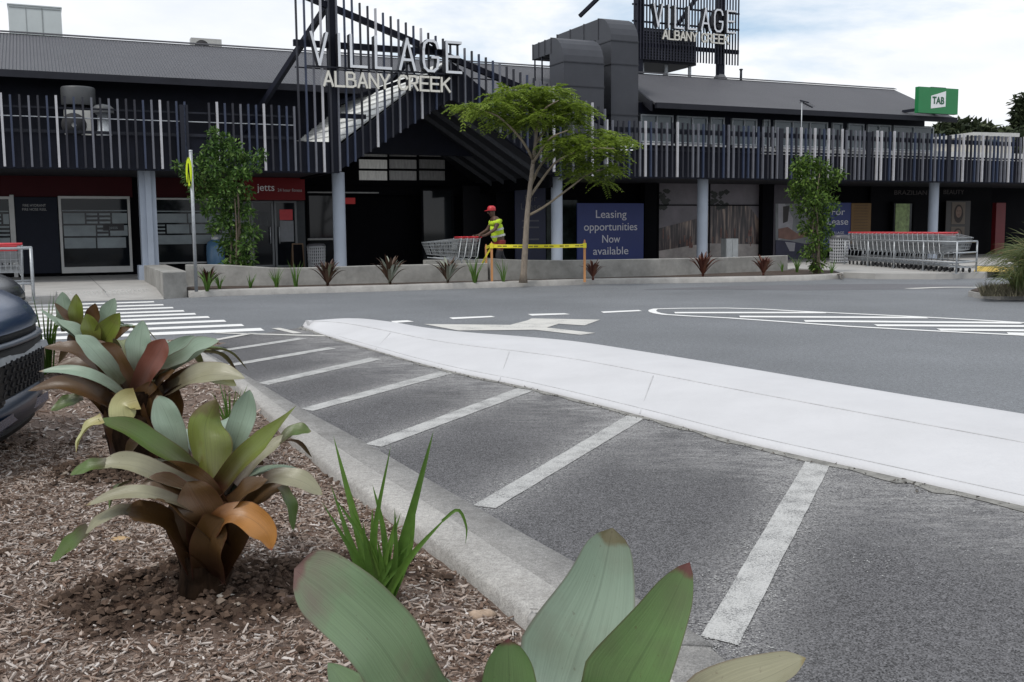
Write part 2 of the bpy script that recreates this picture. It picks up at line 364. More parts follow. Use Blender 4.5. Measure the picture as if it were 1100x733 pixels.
m.f.append(tuple(r*n+n-1 for r in range(len(rows)))); m.mi.append(0); m.sm.append(False)
struct('kerb', m, CONC)
# white painted island kerb
n = 70; a = catmull(ISL_N, n); b = catmull(ISL_F, n); m = MB(); rows = []
for fr, z in ((0,-.01),(0,.02),(.05,.035),(.46,.10),(.50,.112),(.60,.12),(.90,.12),(.97,.11),(1.0,.09),(1.02,-.01)):
    rows.append([(a[i][0]+(b[i][0]-a[i][0])*fr, a[i][1]+(b[i][1]-a[i][1])*fr, z) for i in range(n)])
m.add([p for r in rows for p in r], [(r*n+i+1, r*n+i, (r+1)*n+i, (r+1)*n+i+1) for r in range(len(rows)-1) for i in range(n-1)], 0, True)
m.f.append(tuple(r*n for r in range(len(rows)-1,-1,-1))); m.mi.append(0); m.sm.append(False)
isl_o = struct('traffic_island', m, WHITEP)
# joints across the island
m = MB()
for px in ((505,374,520,386),): pass
for k in (14,30,44):
    p,q = Vector(rows[3][k]),Vector(rows[7][k+1]); p0 = Vector(rows[1][k-1])
    m.bar(p0+Vector((0,0,.003)),p+Vector((0,0,.003)),.008,.004); m.bar(p+Vector((0,0,.003)),q+Vector((0,0,.006)),.008,.004)
struct('expansion_joint', m, mat('joint_grey', (.42,.42,.43), .9, .2, 8))
m = MB()
for r_i,w_ in ((4,.012),(2,.006)):
    for k in range(1,n-2):
        if r_i == 2 and k < 8: continue
        p,q = Vector(rows[r_i][k]),Vector(rows[r_i][k+1]); m.bar(p+Vector((0,0,.001)),q+Vector((0,0,.001)),w_,.004)
struct('kerb_seam', m, mat('seam_dirt', (.46,.46,.465), .9, .25, 6))
p = [G(*q,.004) for q in [(-20,329),(60,326.5),(80,340),(60,352),(10,372),(-40,380)]]; struct('concrete_apron', MB().flat(p), FOOT)
# crumbled strip along the island
m = MB(); off = []
for i in range(n):
    dd = np.array(b[i])-np.array(a[i]); dd[2] = 0; dd /= np.linalg.norm(dd); w = .10+.03*math.sin(i*1.7)+.02*math.sin(i*4.1)
    off.append(np.array(a[i])-dd*w)
m.add([(p[0],p[1],.010) for p in a]+[(p[0],p[1],.008) for p in off], [(i,i+1,n+i+1,n+i) for i in range(n-1)])
struct('gutter_edge', m, mat('dirty_concrete', (.22,.215,.20), .95, .4, 10, bump=.8, bscale=50))
m = MB()
for k in range(420):
    i = random.randrange(n-1); f = random.random(); p = np.array(off[i])*(1-f)+np.array(off[i+1])*f
    p = p+rng.normal(0,.035,3); r = random.uniform(.004,.014)*(1.4 if random.random()<.15 else 1)
    q = [Vector((p[0]+random.uniform(-r,r),p[1]+random.uniform(-r,r),.012+max(0,random.uniform(-r,r)))) for _ in range(4)]
    m.add(q,[(0,1,2),(0,2,3),(0,3,1),(1,3,2)])
struct('loose_grit', m, mat('grit', (.10,.09,.08), .95, .5, 30))
bpy.data.objects['loose_grit']['kind'] = 'stuff'
# parking lines (worn) and their scattered paint
ends = [((753,683),(793,693),(893,497),(868,491)),((508,543),(532,546),(693,449),(676,445)),((392,477),(410,480),(572,420),(556,417)),
        ((323,439),(336,441.5),(487,401),(473,399)),((277,411.5),(288,413.5),(410,386),(398,384.2)),((243,391.5),(251,393),(362,374.3),(352,373.2)),
        ((216,379),(223,380),(330,364),(321,363))]
for q in ends:
    P = [G(*p,.008) for p in q]; m = MB(); k = 24
    vs = []
    for i in range(k+1):
        f = i/k; l = P[0].lerp(P[3],f); r = P[1].lerp(P[2],f)
        j = .002; vs += [l+Vector((random.uniform(-j,j),random.uniform(-j,j),0)), r+Vector((random.uniform(-j,j),random.uniform(-j,j),0))]
    m.add(vs, [(2*i,2*i+1,2*i+3,2*i+2) for i in range(k)]); struct('parking_line', m, LINE)
def scatter_paint(c, n, sx, sy, ang):
    for _ in range(n):
        x = random.gauss(0,sx); y = random.gauss(0,sy); p = c+Vector((x*math.cos(ang)-y*math.sin(ang), x*math.sin(ang)+y*math.cos(ang),0))
        r = random.uniform(.002,.006); l = r*random.uniform(.7,1.6); a2 = random.uniform(0,3.1)
        ux = Vector((math.cos(a2),math.sin(a2),0))*l; uy = Vector((-math.sin(a2),math.cos(a2),0))*r*.5
        p = Vector((p.x,p.y,.0085)); sm.flat([p-ux, p-uy, p+ux, p+uy])
sm = MB()
for q in ends[:5]:
    P = [G(*p) for p in q]
    for f in np.linspace(0,1,7):
        c = P[1].lerp(P[2],f); scatter_paint(c, 130, .05, .09, 0); c = P[0].lerp(P[3],f); scatter_paint(c, 110, .04, .08, 0)
for (u,v,k) in ((560,430,260),(610,440,160),(480,405,300),(460,400,240),(400,385,120),(860,505,160),(960,525,260),(1000,545,300),(840,490,200),(700,460,200),(770,480,200),(930,600,60),(690,500,60),(1040,590,60)):
    scatter_paint(G(u,v), k, .22, .07, math.atan2(-.95,.5))
struct('paint_flecks', sm, mat('fleck_paint', (.42,.42,.41), .9, .1, 9)); bpy.data.objects['paint_flecks']['kind'] = 'stuff'
# zebra crossing
RE = [(165.5,324.3),(175.5,327.5),(186,330.6),(197.6,334),(210,337.2),(224.5,340.6),(242,344.7),(261,349.2),(282,353.8)]
sd = (G(282,353.5)-G(168,358.3)).normalized()
for (u,v) in RE:
    p = G(u,v,.005); nrm = Vector((sd.y,-sd.x,0)); w = .36
    if u > 270: w = .42
    e = p+nrm*-w*.5; m = MB().flat([e, e-sd*3.6, e-sd*3.6+nrm*w, e+nrm*w]); struct('zebra_stripe', m, RLINE)
for a,b_ in (((232,357.6),(352,361)),((296,352.5),(320,358)),((216,368),(272,357.8))):
    p,q = G(*a,.009),G(*b_,.009); dd = (q-p).normalized(); nn = Vector((dd.y,-dd.x,0))*.06; struct('lane_line', MB().flat([p-nn,p+nn,q+nn,q-nn]), ARRP)
def q34(P): return [G(420+x/3.4375, 320+y/3.4375, .006) for x,y in P]
struct('arrow_marking', MB().flat(q34([(120,97),(440,100),(505,83),(520,76),(772,81),(715,102),(620,96),(575,110),(756,130),(700,137),(530,118),(250,121)])[::-1]), ARRP)
for P in ([(0,86),(60,83),(85,88),(10,93)],[(215,73),(370,67),(385,71),(228,79)],[(505,60),(640,57),(662,61),(520,66)],[(775,51),(915,45),(927,49),(785,56)]):
    struct('lane_dash', MB().flat(q34(P)[::-1]), RLINE)
def qh(P, z=.006): return [G(620+x/2.2917, 300+y/2.2917, z) for x,y in P]
def strip(P, w, z=.006):
    pts = [Vector(p) for p in catmull([tuple(p) for p in P], 24)]; vs = []
    for i,p in enumerate(pts):
        dd = (pts[min(i+1,23)]-pts[max(i-1,0)]).normalized(); nn = Vector((dd.y,-dd.x,0))*w/2; vs += [p-nn, p+nn]
    return MB().add([(v[0],v[1],z) for v in vs], [(2*i,2*i+1,2*i+3,2*i+2) for i in range(23)])
struct('median_outline', strip(qh([(1300,150),(1100,138),(700,118),(400,97),(230,88),(192,82),(186,77),(210,72.5),(400,71.5),(560,79.5),(850,93),(1100,107),(1300,118)]), .13), RLINE)
for (x0,y0,x1,y1) in ((240,82.5,610,82.2),(400,92,860,94.6),(560,103,1090,107.5),(735,113.5,1180,116),(890,124,1200,127),(1060,133.5,1240,138)):
    p,q = qh([(x0,y0),(x1,y1)], .0065); dd = (q-p).normalized(); nn = Vector((dd.y,-dd.x,0))*.14; struct('median_stripe', MB().flat([p-nn,p+nn,q+nn,q-nn]), RLINE)
pt_ = [G(*q,.003) for q in [(690,311),(790,307),(880,305.5),(960,305),(1045,306.5),(1045,309.5),(960,311),(860,312),(780,311)]]; struct('dark_asphalt_strip', MB().flat(pt_[::-1]), ground_mat('darker_asphalt', (.125,.125,.135), .75, 1.3, 160, .10, .35, bump=.25, rough=.8))  # flat strip of darker asphalt colour in front of the far kerb
struct('stop_line', strip([G(975,310.5),G(1020,309),(G(1075,309.5))], .25), ARRP)
# far kerb, garden strip, footpath
FK = [(203,320),(214,319.6),(265,317.4),(345,315),(420,313),(500,310.3),(570,308),(645,305.7),(720,304.6),(800,303.2),(870,301.5),(905,299.5)]
KF = [G(*p) for p in FK]; n = 60; a = [Vector(p) for p in catmull([tuple(p) for p in KF], n)]
perp = []
for i in range(n):
    dd = (a[min(i+1,n-1)]-a[max(i-1,0)]).normalized(); perp.append(Vector((-dd.y,dd.x,0)))
m = MB(); rows = []
for o, z in ((0,-.01),(.015,.11),(.04,.135),(.20,.14),(.205,.05)): rows.append([a[i]+perp[i]*o+Vector((0,0,z)) for i in range(n)])
m.add([p for r in rows for p in r], [(r*n+i, r*n+i+1, (r+1)*n+i+1, (r+1)*n+i) for r in range(4) for i in range(n-1)], 0, True)
for e in (0,n-1): m.f.append(tuple(r*n+e for r in range(5))); m.mi.append(0); m.sm.append(False)
struct('far_kerb', m, mat('far_kerb_concrete', (.34,.33,.315), .9, .2, 4, bump=.4))
WB = [(201,308.5),(235,308),(300,307.3),(345,306.4),(400,305),(450,303.8),(500,302.5),(550,301.3),(600,300),(660,298.3),(720,296.5),(780,293.8),(846,291)]
WP = [Vector(p) for p in catmull([tuple(G(*p,.12)) for p in WB], n)]
m = MB().add([a[i]+perp[i]*.2+Vector((0,0,.125)) for i in range(n)]+[Vector((p.x,p.y,.13)) for p in WP]+[p+FN*1.0 for p in WP], [(i,i+1,n+i+1,n+i) for i in range(n-1)]+[(n+i,n+i+1,2*n+i+1,2*n+i) for i in range(n-1)])
e1 = a[-1]+perp[-1]*.2+Vector((0,0,.125)); e2 = WP[-1]
m.flat([e1, G(908,297.5,.13), G(895,291,.13), G(850,289.5,.13), Vector((e2.x,e2.y,.13))])
struct('garden_strip', m, SOIL)
def stz(P, z): return [F(s,t,z) for s,t in P]
L_ = []
for (u,v) in [(905,298.7),(940,300.2),(1005,300.3),(1058,299.2),(1068,295)]: L_.append(ST(G(u,v,.0)))
m = MB()
wl = [ST(p+FN*.05) for p in WP]
lr0 = [ST(G(*p)) for p in [(28,328),(60,326),(95,324),(176,322)]]
RT = -3.25
def rz_(t, s): f = (RT-t)/(RT-(-4.72)); return .150-.145*f
lr = [lr0[0],lr0[1],(lr0[1][0]+.03,RT),(-10.0,RT)]
poly = [(-30,lr[0][1]-.5)]+lr+[(-9.6,-4.5),(-9.5,-3.2)]+wl[2:]+[ST(G(852,289,.13)),ST(G(895,291,.13)),ST(G(906,296.5,.1))]+L_+[(11.6,-5.2),(13.2,-4.4),(30,-4.4),(30,12),(-30,12)]
top = [F(s,t,.150) for s,t in poly]; 
m.prism([F(s,t,-.05) for s,t in poly], (0,0,.20))
struct('footpath', m, FOOT)
rp = [lr0[1],lr0[2],lr0[3],(-10.0,RT),(lr0[1][0],RT)]; m = MB().flat([F(s,t,.151 if t > -3.5 else .006) for s,t in rp]); struct('kerb_ramp', m, FOOT)
m = MB()
for s in np.arange(-12.1,-10.25,.085):
    for t in np.arange(-4.35,-3.55,.085): z = rz_(t,s); m.box((s-.02,t-.02,z+.004),(s+.02,t+.02,z+.016))
fr = thing('tactile_paving', 'strip of pale tactile paving dots at the head of the zebra crossing', 'tactile paving', FO, FA)
mm = MB().prism([(-12.15,-4.42,rz_(-4.42,0)),(-10.2,-4.42,rz_(-4.42,0)),(-10.2,-3.5,rz_(-3.5,0)),(-12.15,-3.5,rz_(-3.5,0))],(0,0,.005)); mm.build('paving_slab', mat('tactile_slab', (.40,.395,.38), .9), fr, 'local'); m.build('stud', mat('tactile_stud', (.52,.52,.50), .9), fr, 'local', kind='stuff')
m = MB()
for s in (-16,-13.2,-11.2): m.box((s,-4.6,.1495),(s+.012,4.4,.1515))
for s in (-5,-1,3,7): m.box((s,-3,.1495),(s+.012,4.4,.1515))
jo = m.build('paving_joint', mat('joint_dark', (.10,.10,.095), .95), kind='structure'); jo.location = FO; jo.rotation_euler = (0,0,FA)
p = [G(*q,.153) for q in [(1046,291.7),(1085,292.5),(1092,287),(1050,286)]]; struct('yellow_paint_patch', MB().flat(p), mat('yellow_paint', (.50,.34,.06), .8, .15, 4))
# ------------------------------------------------------------------ the shopping centre (facade frame: x along the front, y into the building, z up)
BLD = thing('shopping_centre', 'long dark two storey shopping centre with corrugated roof and batten screens', 'building', FO, FA)
def bl(mb, name, m, parent=None, **k): return mb.build(name, m, parent or BLD, 'local', **k)
ROOFM = None
def roof_mat():
    m, nt, b = nm('corrugated_roof'); N = nt.nodes; L = nt.links
    tc = N.new('ShaderNodeTexCoord'); sx = N.new('ShaderNodeSeparateXYZ'); L.new(tc.outputs['Object'], sx.inputs[0])
    mu = N.new('ShaderNodeMath'); mu.operation = 'MULTIPLY'; mu.inputs[1].default_value = 2*math.pi/.085; L.new(sx.outputs[0], mu.inputs[0])
    si = N.new('ShaderNodeMath'); si.operation = 'SINE'; L.new(mu.outputs[0], si.inputs[0])
    nz = N.new('ShaderNodeTexNoise'); nz.inputs['Scale'].default_value = .8; nz.inputs['Detail'].default_value = 5; L.new(tc.outputs['Object'], nz.inputs['Vector'])
    r = N.new('ShaderNodeValToRGB'); r.color_ramp.elements[0].color = (.082,.083,.094,1); r.color_ramp.elements[1].color = (.108,.109,.122,1); L.new(nz.outputs[0], r.inputs[0])
    L.new(r.outputs[0], b.inputs['Base Color']); b.inputs['Roughness'].default_value = .6; b.inputs['Specular IOR Level'].default_value = .35
    bp = N.new('ShaderNodeBump'); bp.inputs['Strength'].default_value = .8; bp.inputs['Distance'].default_value = .03
    L.new(si.outputs[0], bp.inputs['Height']); L.new(bp.outputs[0], b.inputs['Normal']); return m
ROOFM = roof_mat()
ZE, ZR, TE, TR = 5.50, 7.20, 2.4, 7.0
def zr(t): return ZE+(ZR-ZE)*(t-TE)/(TR-TE)
def roof_piece(s0, s1, t0=TE, sl=0, sr=0):
    m = MB(); P = [(s0,t0,zr(t0)),(s1,t0,zr(t0)),(s1+sr,TR,ZR),(s0+sl,TR,ZR)]
    m.prism([(x,y,z-.07) for x,y,z in P], (0,0,.07))
    m.prism([(s0+sl,TR+.001,ZR-.07),(s1+sr,TR+.001,ZR-.07),(s1+sr,TR+4,ZR-1.4),(s0+sl,TR+4,ZR-1.4)], (0,0,.07))
    r = bl(m, 'roof', ROOFM)
    q = MB(); 
    for (x0,x1) in ((s0,s1),):
        q.box((x0,t0-.14,zr(t0)-.19),(x1,t0-.002,zr(t0)-.01))
    bl(q, 'gutter', DARK, r)
    q = MB().prism([(s0+sl,TR-.16,ZR-.01),(s1+sr,TR-.16,ZR-.01),(s1+sr,TR,ZR+.05),(s0+sl,TR,ZR+.05)], (0,0,.02)); bl(q, 'ridge_cap', mat('ridge_grey', (.05,.05,.056), .7, spec=.2), r)
    return r
roof_piece(-32, 3.3, sr=1.5); roof_piece(6.35, 19.9, t0=TE, sl=1.2, sr=1.4)
m = MB()
m.prism([(3.32,2.5,zr(2.5)-.3),(3.32,2.5,zr(2.5)+.02),(4.82,7,ZR+.02),(4.82,7,ZR-.3)], (.08,0,0)); m.prism([(6.25,2.5,zr(2.5)-.3),(6.25,2.5,zr(2.5)+.02),(7.45,7,ZR+.02),(7.45,7,ZR-.3)], (.08,0,0))
bl(m, 'barge_board', DARK)
# upper walls, deck and canopy box
m = MB()
m.box((-32,3.6,3.70),(-5.0,3.8,5.75)); m.box((-5.0,3.6,3.70),(3.3,3.8,5.75)); m.box((6.35,3.4,3.70),(19.4,3.6,5.62)); m.box((3.3,4.6,3.70),(6.35,4.8,5.9)); m.box((19.2,3.6,3.7),(19.4,12,5.6))
bl(m, 'upper_wall', NAVY)
m = MB(); m.prism([(6.36,3.62,5.6),(6.36,10,5.6),(7.5,7,7.1)],(-.1,0,0)); m.prism([(19.3,3.4,5.55),(19.3,10,5.5),(19.9,7,7.05)],(.1,0,0)); bl(m,'gable_end',DARK)
m = MB(); m.box((-32,.16,2.90),(-5.2,.42,3.72)); m.box((1.5,.16,2.90),(28,.42,3.72)); bl(m, 'canopy_fascia', NAVY)
m = MB(); m.box((-32,.43,2.95),(-5.2,6.3,3.05)); m.box((1.5,.43,2.95),(28,6.3,3.05)); bl(m, 'canopy_soffit', mat('soffit_dark', (.02,.02,.026), .7))
m = MB(); m.box((-32,.43,3.60),(-5.2,3.59,3.70)); m.box((3.4,.43,3.60),(28,3.59,3.70)); bl(m, 'canopy_deck', DARK)
m = MB(); m.box((11.5,3.30,3.86),(19.3,3.395,4.22)); m.box((19.45,3.6,3.71),(30,3.75,4.33)); bl(m, 'white_panel', mat('pale_panel', (.62,.62,.60), .7, .12, 1.5))
# upper windows of the right wing
WF = mat('window_frame_grey', (.40,.43,.45), .5)
for (x0,x1,nv) in ((688,723,2),(727,760,2),(763,778,1),(786,813,2),(820,827,1),(832,889,3),(894,905,1),(911,928,1),(932,957,2),(960,1003,2)):
    s0 = fp(x0,135,3.33)[0]; s1 = fp(x1,135,3.33)[0]; z0,z1 = 4.28,5.22
    m = MB(); w = .05
    m.box((s0,3.30,z0),(s1,3.395,z0+w)); m.box((s0,3.30,z1-w),(s1,3.395,z1))
    for k in range(nv+1):
        x = s0+(s1-s0-w)*k/nv; m.box((x,3.302,z0+w),(x+w,3.393,z1-w))
    f = bl(m, 'window', WF)
    bl(MB().box((s0+.02,3.35,z0+.02),(s1-.02,3.37,z1-.02)), 'pane', GLASSB, f)
    bl(MB().box((s0,3.2,z0-.09),(s1,3.30,z0-.03)), 'sill', mat('white_sill', (.6,.6,.6), .6), f)
# batten screens
def battens(s0, s1, zlo, zhi, seed, step=.196, gaps=(), pats=None):
    r = random.Random(seed); m = MB(); s = s0; k = 0
    cyc = [0,3,2,3,1,3,1,1,2,3,2,1,0,3,1,2,3,1,3,0,2,3,1,3,2]
    while s < s1:
        c = cyc[(k+seed*3)%len(cyc)] if r.random()<(.8 if seed != 2 else .35) else r.choice({1:[1,2,3,3,2],2:[0,1,1,2,3,3,2,1,3],3:[3,2,3,1,3]}[seed])
        if not any(g0 < s < g1 for g0,g1 in gaps):
            zt = zhi(s)+r.uniform(-.01,.01); zb = zlo(s)
            if c == 0: zt += .02
            m.box((s,-.03,zb),(s+(.052 if c == 0 else .046),.04,zt), c)
        s += step; k += 1
    return m
BM = [B_LT,B_MD,B_BL,B_DK]
fl = battens(-26, -6.2, lambda s:2.93, lambda s:4.60, 1, gaps=((-8.82,-8.55),)); o = bl(fl, 'batten_screen', BM)
m = MB(); m.box((-26,.06,4.32),(-6.2,.10,4.36)); m.box((-26,.06,4.10),(-6.2,.085,4.12)); m.box((-26,.06,3.75),(-6.2,.12,3.82)); m.box((-9.05,-.03,2.93),(-8.85,.15,4.52)); bl(m, 'screen_rail', STEELD, o)
bl(MB().box((-26,.03,4.105),(-6.2,.058,4.125)), 'safety_wire', ALU, o)
fr_ = battens(3.15, 27, lambda s:2.93, lambda s:4.58, 2, step=.192, gaps=((9.55,9.75),(13.25,13.5),(16.95,17.3))); o = bl(fr_, 'batten_screen', BM)
m = MB(); m.box((3.15,.06,4.25),(27,.13,4.40)); m.box((3.15,.06,3.74),(27,.12,3.80)); [m.box((x,-.02,2.93),(x+.16,.05,4.54)) for x in (9.57,13.29,17.0)]; bl(m, 'screen_rail', STEELD, o)
GA, GW, GZ, GS = -1.75, 3.35, 5.0, .625      # entry gable: apex, half width, apex height, slope
def zv(s): return max(2.93, GZ-GS*abs(s-GA))
def zc(s): return 7.35-.33*(s+5.43)
gb = battens(-6.08, 3.15, lambda s: zv(s)-.02, lambda s: zc(s)+.36, 3, step=.213); 
o = bl(gb, 'batten_screen', BM)
m = MB()
m.prism([(-6.1,.06,zc(-6.1)-.10),(3.2,.06,zc(3.2)-.10),(3.2,.06,zc(3.2)+.07),(-6.1,.06,zc(-6.1)+.07)], (0,.14,0))
m.box((-6.12,.06,6.16),(-2.0,.18,6.32))
m.box((-5.22,.055,2.9),(-5.0,.24,zc(-5.1)+.5))
m.bar((-5.15,.3,7.3),(-6.9,3.2,4.2),.14); m.bar((-2.6,.3,6.4),(-2.6,3.2,5.7),.12)
m.bar((-6.1,.12,5.62),(-.4,.12,5.58),.03)
bl(m, 'sign_frame', NAVY, o)
# entry gable: fascia, pale roof slope, dark slope, soffits, ribs
m = MB()
for sg in (-1,1):
    e = GA+sg*GW; rf = (lambda s: 3.62+.74*(s+4.98)) if sg<0 else (lambda s: 3.62+.74*(1.55-s))
    P = [(e,.10,GZ-GS*GW),(GA,.10,GZ),(GA,.10,6.02),(e,.10,max(3.3,rf(e)))]
    m.prism(P, (0,.14,0))
bl(m, 'gable_fascia', NAVY)
m = MB(); P = [(-5.06,.26,3.68),(-1.78,.26,6.06),(-3.55,3.3,5.40),(-5.62,3.3,3.80)]
m.prism(P, (0,0,-.05)); o = bl(m, 'portal_roof', mat('pale_roof_sheet', (.72,.73,.71), .6, .08, 2, stretch=(1,6,1)))
m = MB()
for k in range(1,9):
    f = k/9; a_ = Vector(P[0]).lerp(Vector(P[1]),f); b_ = Vector(P[3]).lerp(Vector(P[2]),f); m.bar(a_+Vector((0,0,.012)), b_+Vector((0,0,.012)), .03, .02)
bl(m, 'roof_seam', mat('pale_seam', (.60,.61,.60), .6), o)
m = MB().bar((-4.9,.2,4.78),(-2.9,.2,5.5),.10,.10); m.bar((-5.1,.2,4.42),(-4.2,.2,4.42),.10,.12); bl(m, 'portal_beam', NAVY)
m = MB(); m.prism([(GA,.26,6.05),(1.6,.26,3.62),(1.6,3.55,3.62),(GA,3.55,6.05)], (0,0,-.06)); m.prism([(-3.6,3.32,5.38),(GA,3.32,5.5),(GA,.3,6.0)],(0,0,-.06)); bl(m, 'portal_roof', DARK)
SOF = mat('portal_soffit', (.016,.017,.023), .5, .2, 2)
m = MB()
for sg in (-1,1):
    e = GA+sg*GW; m.prism([(GA,.26,GZ),(e,.26,GZ-GS*GW),(e,6.2,GZ-GS*GW),(GA,6.2,GZ)], (0,0,.05))
bl(m, 'portal_soffit', SOF)
m = MB()
for t in (.9,1.9,2.9,3.9,4.9):
    for sg in (1,):
        m.bar((GA+.05,t,GZ-.08),(GA+sg*GW,t,GZ-GS*GW-.06),.08,.14)
bl(m, 'soffit_rib', mat('rib_lit_grey', (.06,.065,.075), .35), None)  # lighter grey stands in for light catching the rib edges
m = MB(); m.box((-5.25,.5,2.90),(-5.15,6.2,3.1)); m.box((1.5,.5,2.6),(1.6,6.2,3.0)); m.box((-5.2,6.22,2.55),(1.6,6.4,5.2)); m.box((-5.2,6.6,0.15),(1.6,6.7,2.6)); bl(m, 'entry_wall', BLACK)
# clerestory panes over the entry (3 x 3)
PL = [mat('pane_bright', (.62,.62,.60), .5, .2, 3, stretch=(6,1,1), emit=.10), mat('pane_mid', (.32,.32,.32), .5, .3, 3, stretch=(6,1,1), emit=.05), mat('pane_dim', (.20,.20,.20), .5, .3, 3, stretch=(6,1,1), emit=.03)]  # daylight behind the panes put into graded tones and a faint glow
fr = bl(MB().box((-4.6,5.98,2.86),(.6,6.02,4.6)), 'clerestory_window', BLACK)
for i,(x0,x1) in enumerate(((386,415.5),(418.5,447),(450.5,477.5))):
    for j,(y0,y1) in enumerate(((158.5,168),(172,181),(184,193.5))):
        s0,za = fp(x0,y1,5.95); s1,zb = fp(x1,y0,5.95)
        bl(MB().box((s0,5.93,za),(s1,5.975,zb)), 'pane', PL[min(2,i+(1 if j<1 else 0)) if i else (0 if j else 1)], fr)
# columns
for s in (-4.79,1.99,7.32,17.48):
    bl(MB().lathe([(.175,.12),(.175,2.97)], (s,1.0,0), 28), 'column', COLP)
m = MB().box((-10.02,.8,.5),(-9.62,1.2,2.97)); m.box((-9.88,.72,.5),(-9.74,.798,2.97)); m.box((-10.12,.72,.14),(-9.54,1.28,.52)); bl(m, 'column', COLP)
# ground floor shop fronts (plane TS)
TS = 4.5
def pl(u,v,t=TS): return fp(u,v,t)
def panel(name, u0,v0,u1,v1, m, t=TS, th=.06, parent=None, **k):
    s0,zt = pl(u0,(v0),t); s1,_ = pl(u1,v0,t); vm = (u0+u1)/2
    zt = pl(vm,v0,t)[1]; zb = pl(vm,v1,t)[1]
    return bl(MB().box((s0,t,zb),(s1,t+th,zt)), name, m, parent, **k), (s0,zb,s1,zt)
m = MB(); m.box((-32,TS+.2,.1),(-4.9,TS+.4,3.0)); m.box((1.6,TS+.2,.1),(30,TS+.4,3.0)); m.box((-5.0,TS,.1),(-4.9,6.6,3)); bl(m, 'shopfront_wall', BLACK)
panel('fascia_band', -300,183,141,211, DRED, TS+.08); panel('fascia_band', 160,186.5,262,212.5, DRED, TS+.08)
FRM = mat('shop_frame', (.55,.55,.54), .45, .06, 3)
FILM = mat('window_film', (.25,.29,.31), .5, .3, 1.2)
DECAL = mat('dark_decal', (.02,.02,.025), .5)
def shop_window(u0,v0,u1,v1, fw=.07, mull=(), sill=0, t=TS, film=None, frame=FRM, gm=GLASS):
    s0,_ = pl(u0,v0,t); s1,_ = pl(u1,v0,t); um = (u0+u1)/2; zt = pl(um,v0,t)[1]; zb = pl(um,v1,t)[1]
    m = MB(); m.box((s0,t-.04,zt-fw),(s1,t+.04,zt)); m.box((s0,t-.04,zb),(s1,t+.04,zb+fw+sill)); m.box((s0,t-.038,zb+fw+sill),(s0+fw,t+.038,zt-fw)); m.box((s1-fw,t-.038,zb+fw+sill),(s1,t+.038,zt-fw))
    for u in mull:
        x = pl(u,v0,t)[0]; m.box((x-.03,t-.037,zb+fw+sill),(x+.03,t+.037,zt-fw))
    w = bl(m, 'shop_window', frame); bl(MB().box((s0+.02,t,zb+.02),(s1-.02,t+.012,zt-.02)), 'pane', gm, w)
    if film:
        r = random.Random(film); f = MB(); a0,a1 = s0+fw+.02,s1-fw-.02; h0 = zb+fw+sill+.5; h1 = zt-fw-.38
        rows_ = 3; hh = (h1-h0)/rows_
        for j in range(rows_):
            x = a0
            while x < a1-.1:
                if r.random() < .35:                      # a small cluster of outlined bricks
                    w_ = .34
                    for q in range(3): f.box((x+.02,t-.006,h0+j*hh+.03+q*hh/3),(min(a1,x+w_-.03),t-.004,h0+j*hh+(q+1)*hh/3-.03))
                else:
                    w_ = r.uniform(.55,1.1); f.box((x+.02,t-.006,h0+j*hh+.025),(min(a1,x+w_-.02),t-.004,h0+(j+1)*hh-.025))
                x += w_
        f.box((a0,t-.006,h1+.03),(a1,t-.004,h1+.06))
        bl(f, 'frosted_film', FILM, w)
    return w, (s0,zb,s1,zt)
shop_window(-120,211,12,291, film=5, mull=(-60,))
panel('service_door', 14.5,212,61,294, mat('door_navy', (.012,.015,.027), .6, spec=.2), TS, .05)
w, r_ = shop_window(62,211,139,293, film=11, sill=.1)
s_ = pl(122,245,TS)[0]; bl(MB().box((s_-.28,TS-.012,1.42),(s_+.28,TS-.009,1.62)), 'window_decal', DECAL, w)
text('window_lettering', 'jetts', .13, FILM, w, (s_,TS-.014,1.47), depth=.004)
shop_window(161,213,268,283, mull=(207,), film=23, fw=.05)
for k,(txt,z) in enumerate((('FIRE HYDRANT',2.10),('FIRE HOSE REEL',1.99))):
    text('door_lettering', txt, .10, mat('dull_letter', (.40,.40,.40), .6), BLD, (pl(37,225)[0],TS-.012,z), width=(.58,.62)[k], depth=.006)
m = MB(); s0 = pl(12,212)[0]; s1 = pl(62.5,212)[0]; m.box((s0-.04,TS-.05,.16),(s0+.06,TS+.05,2.42)); bl(m, 'door_frame', FRM)
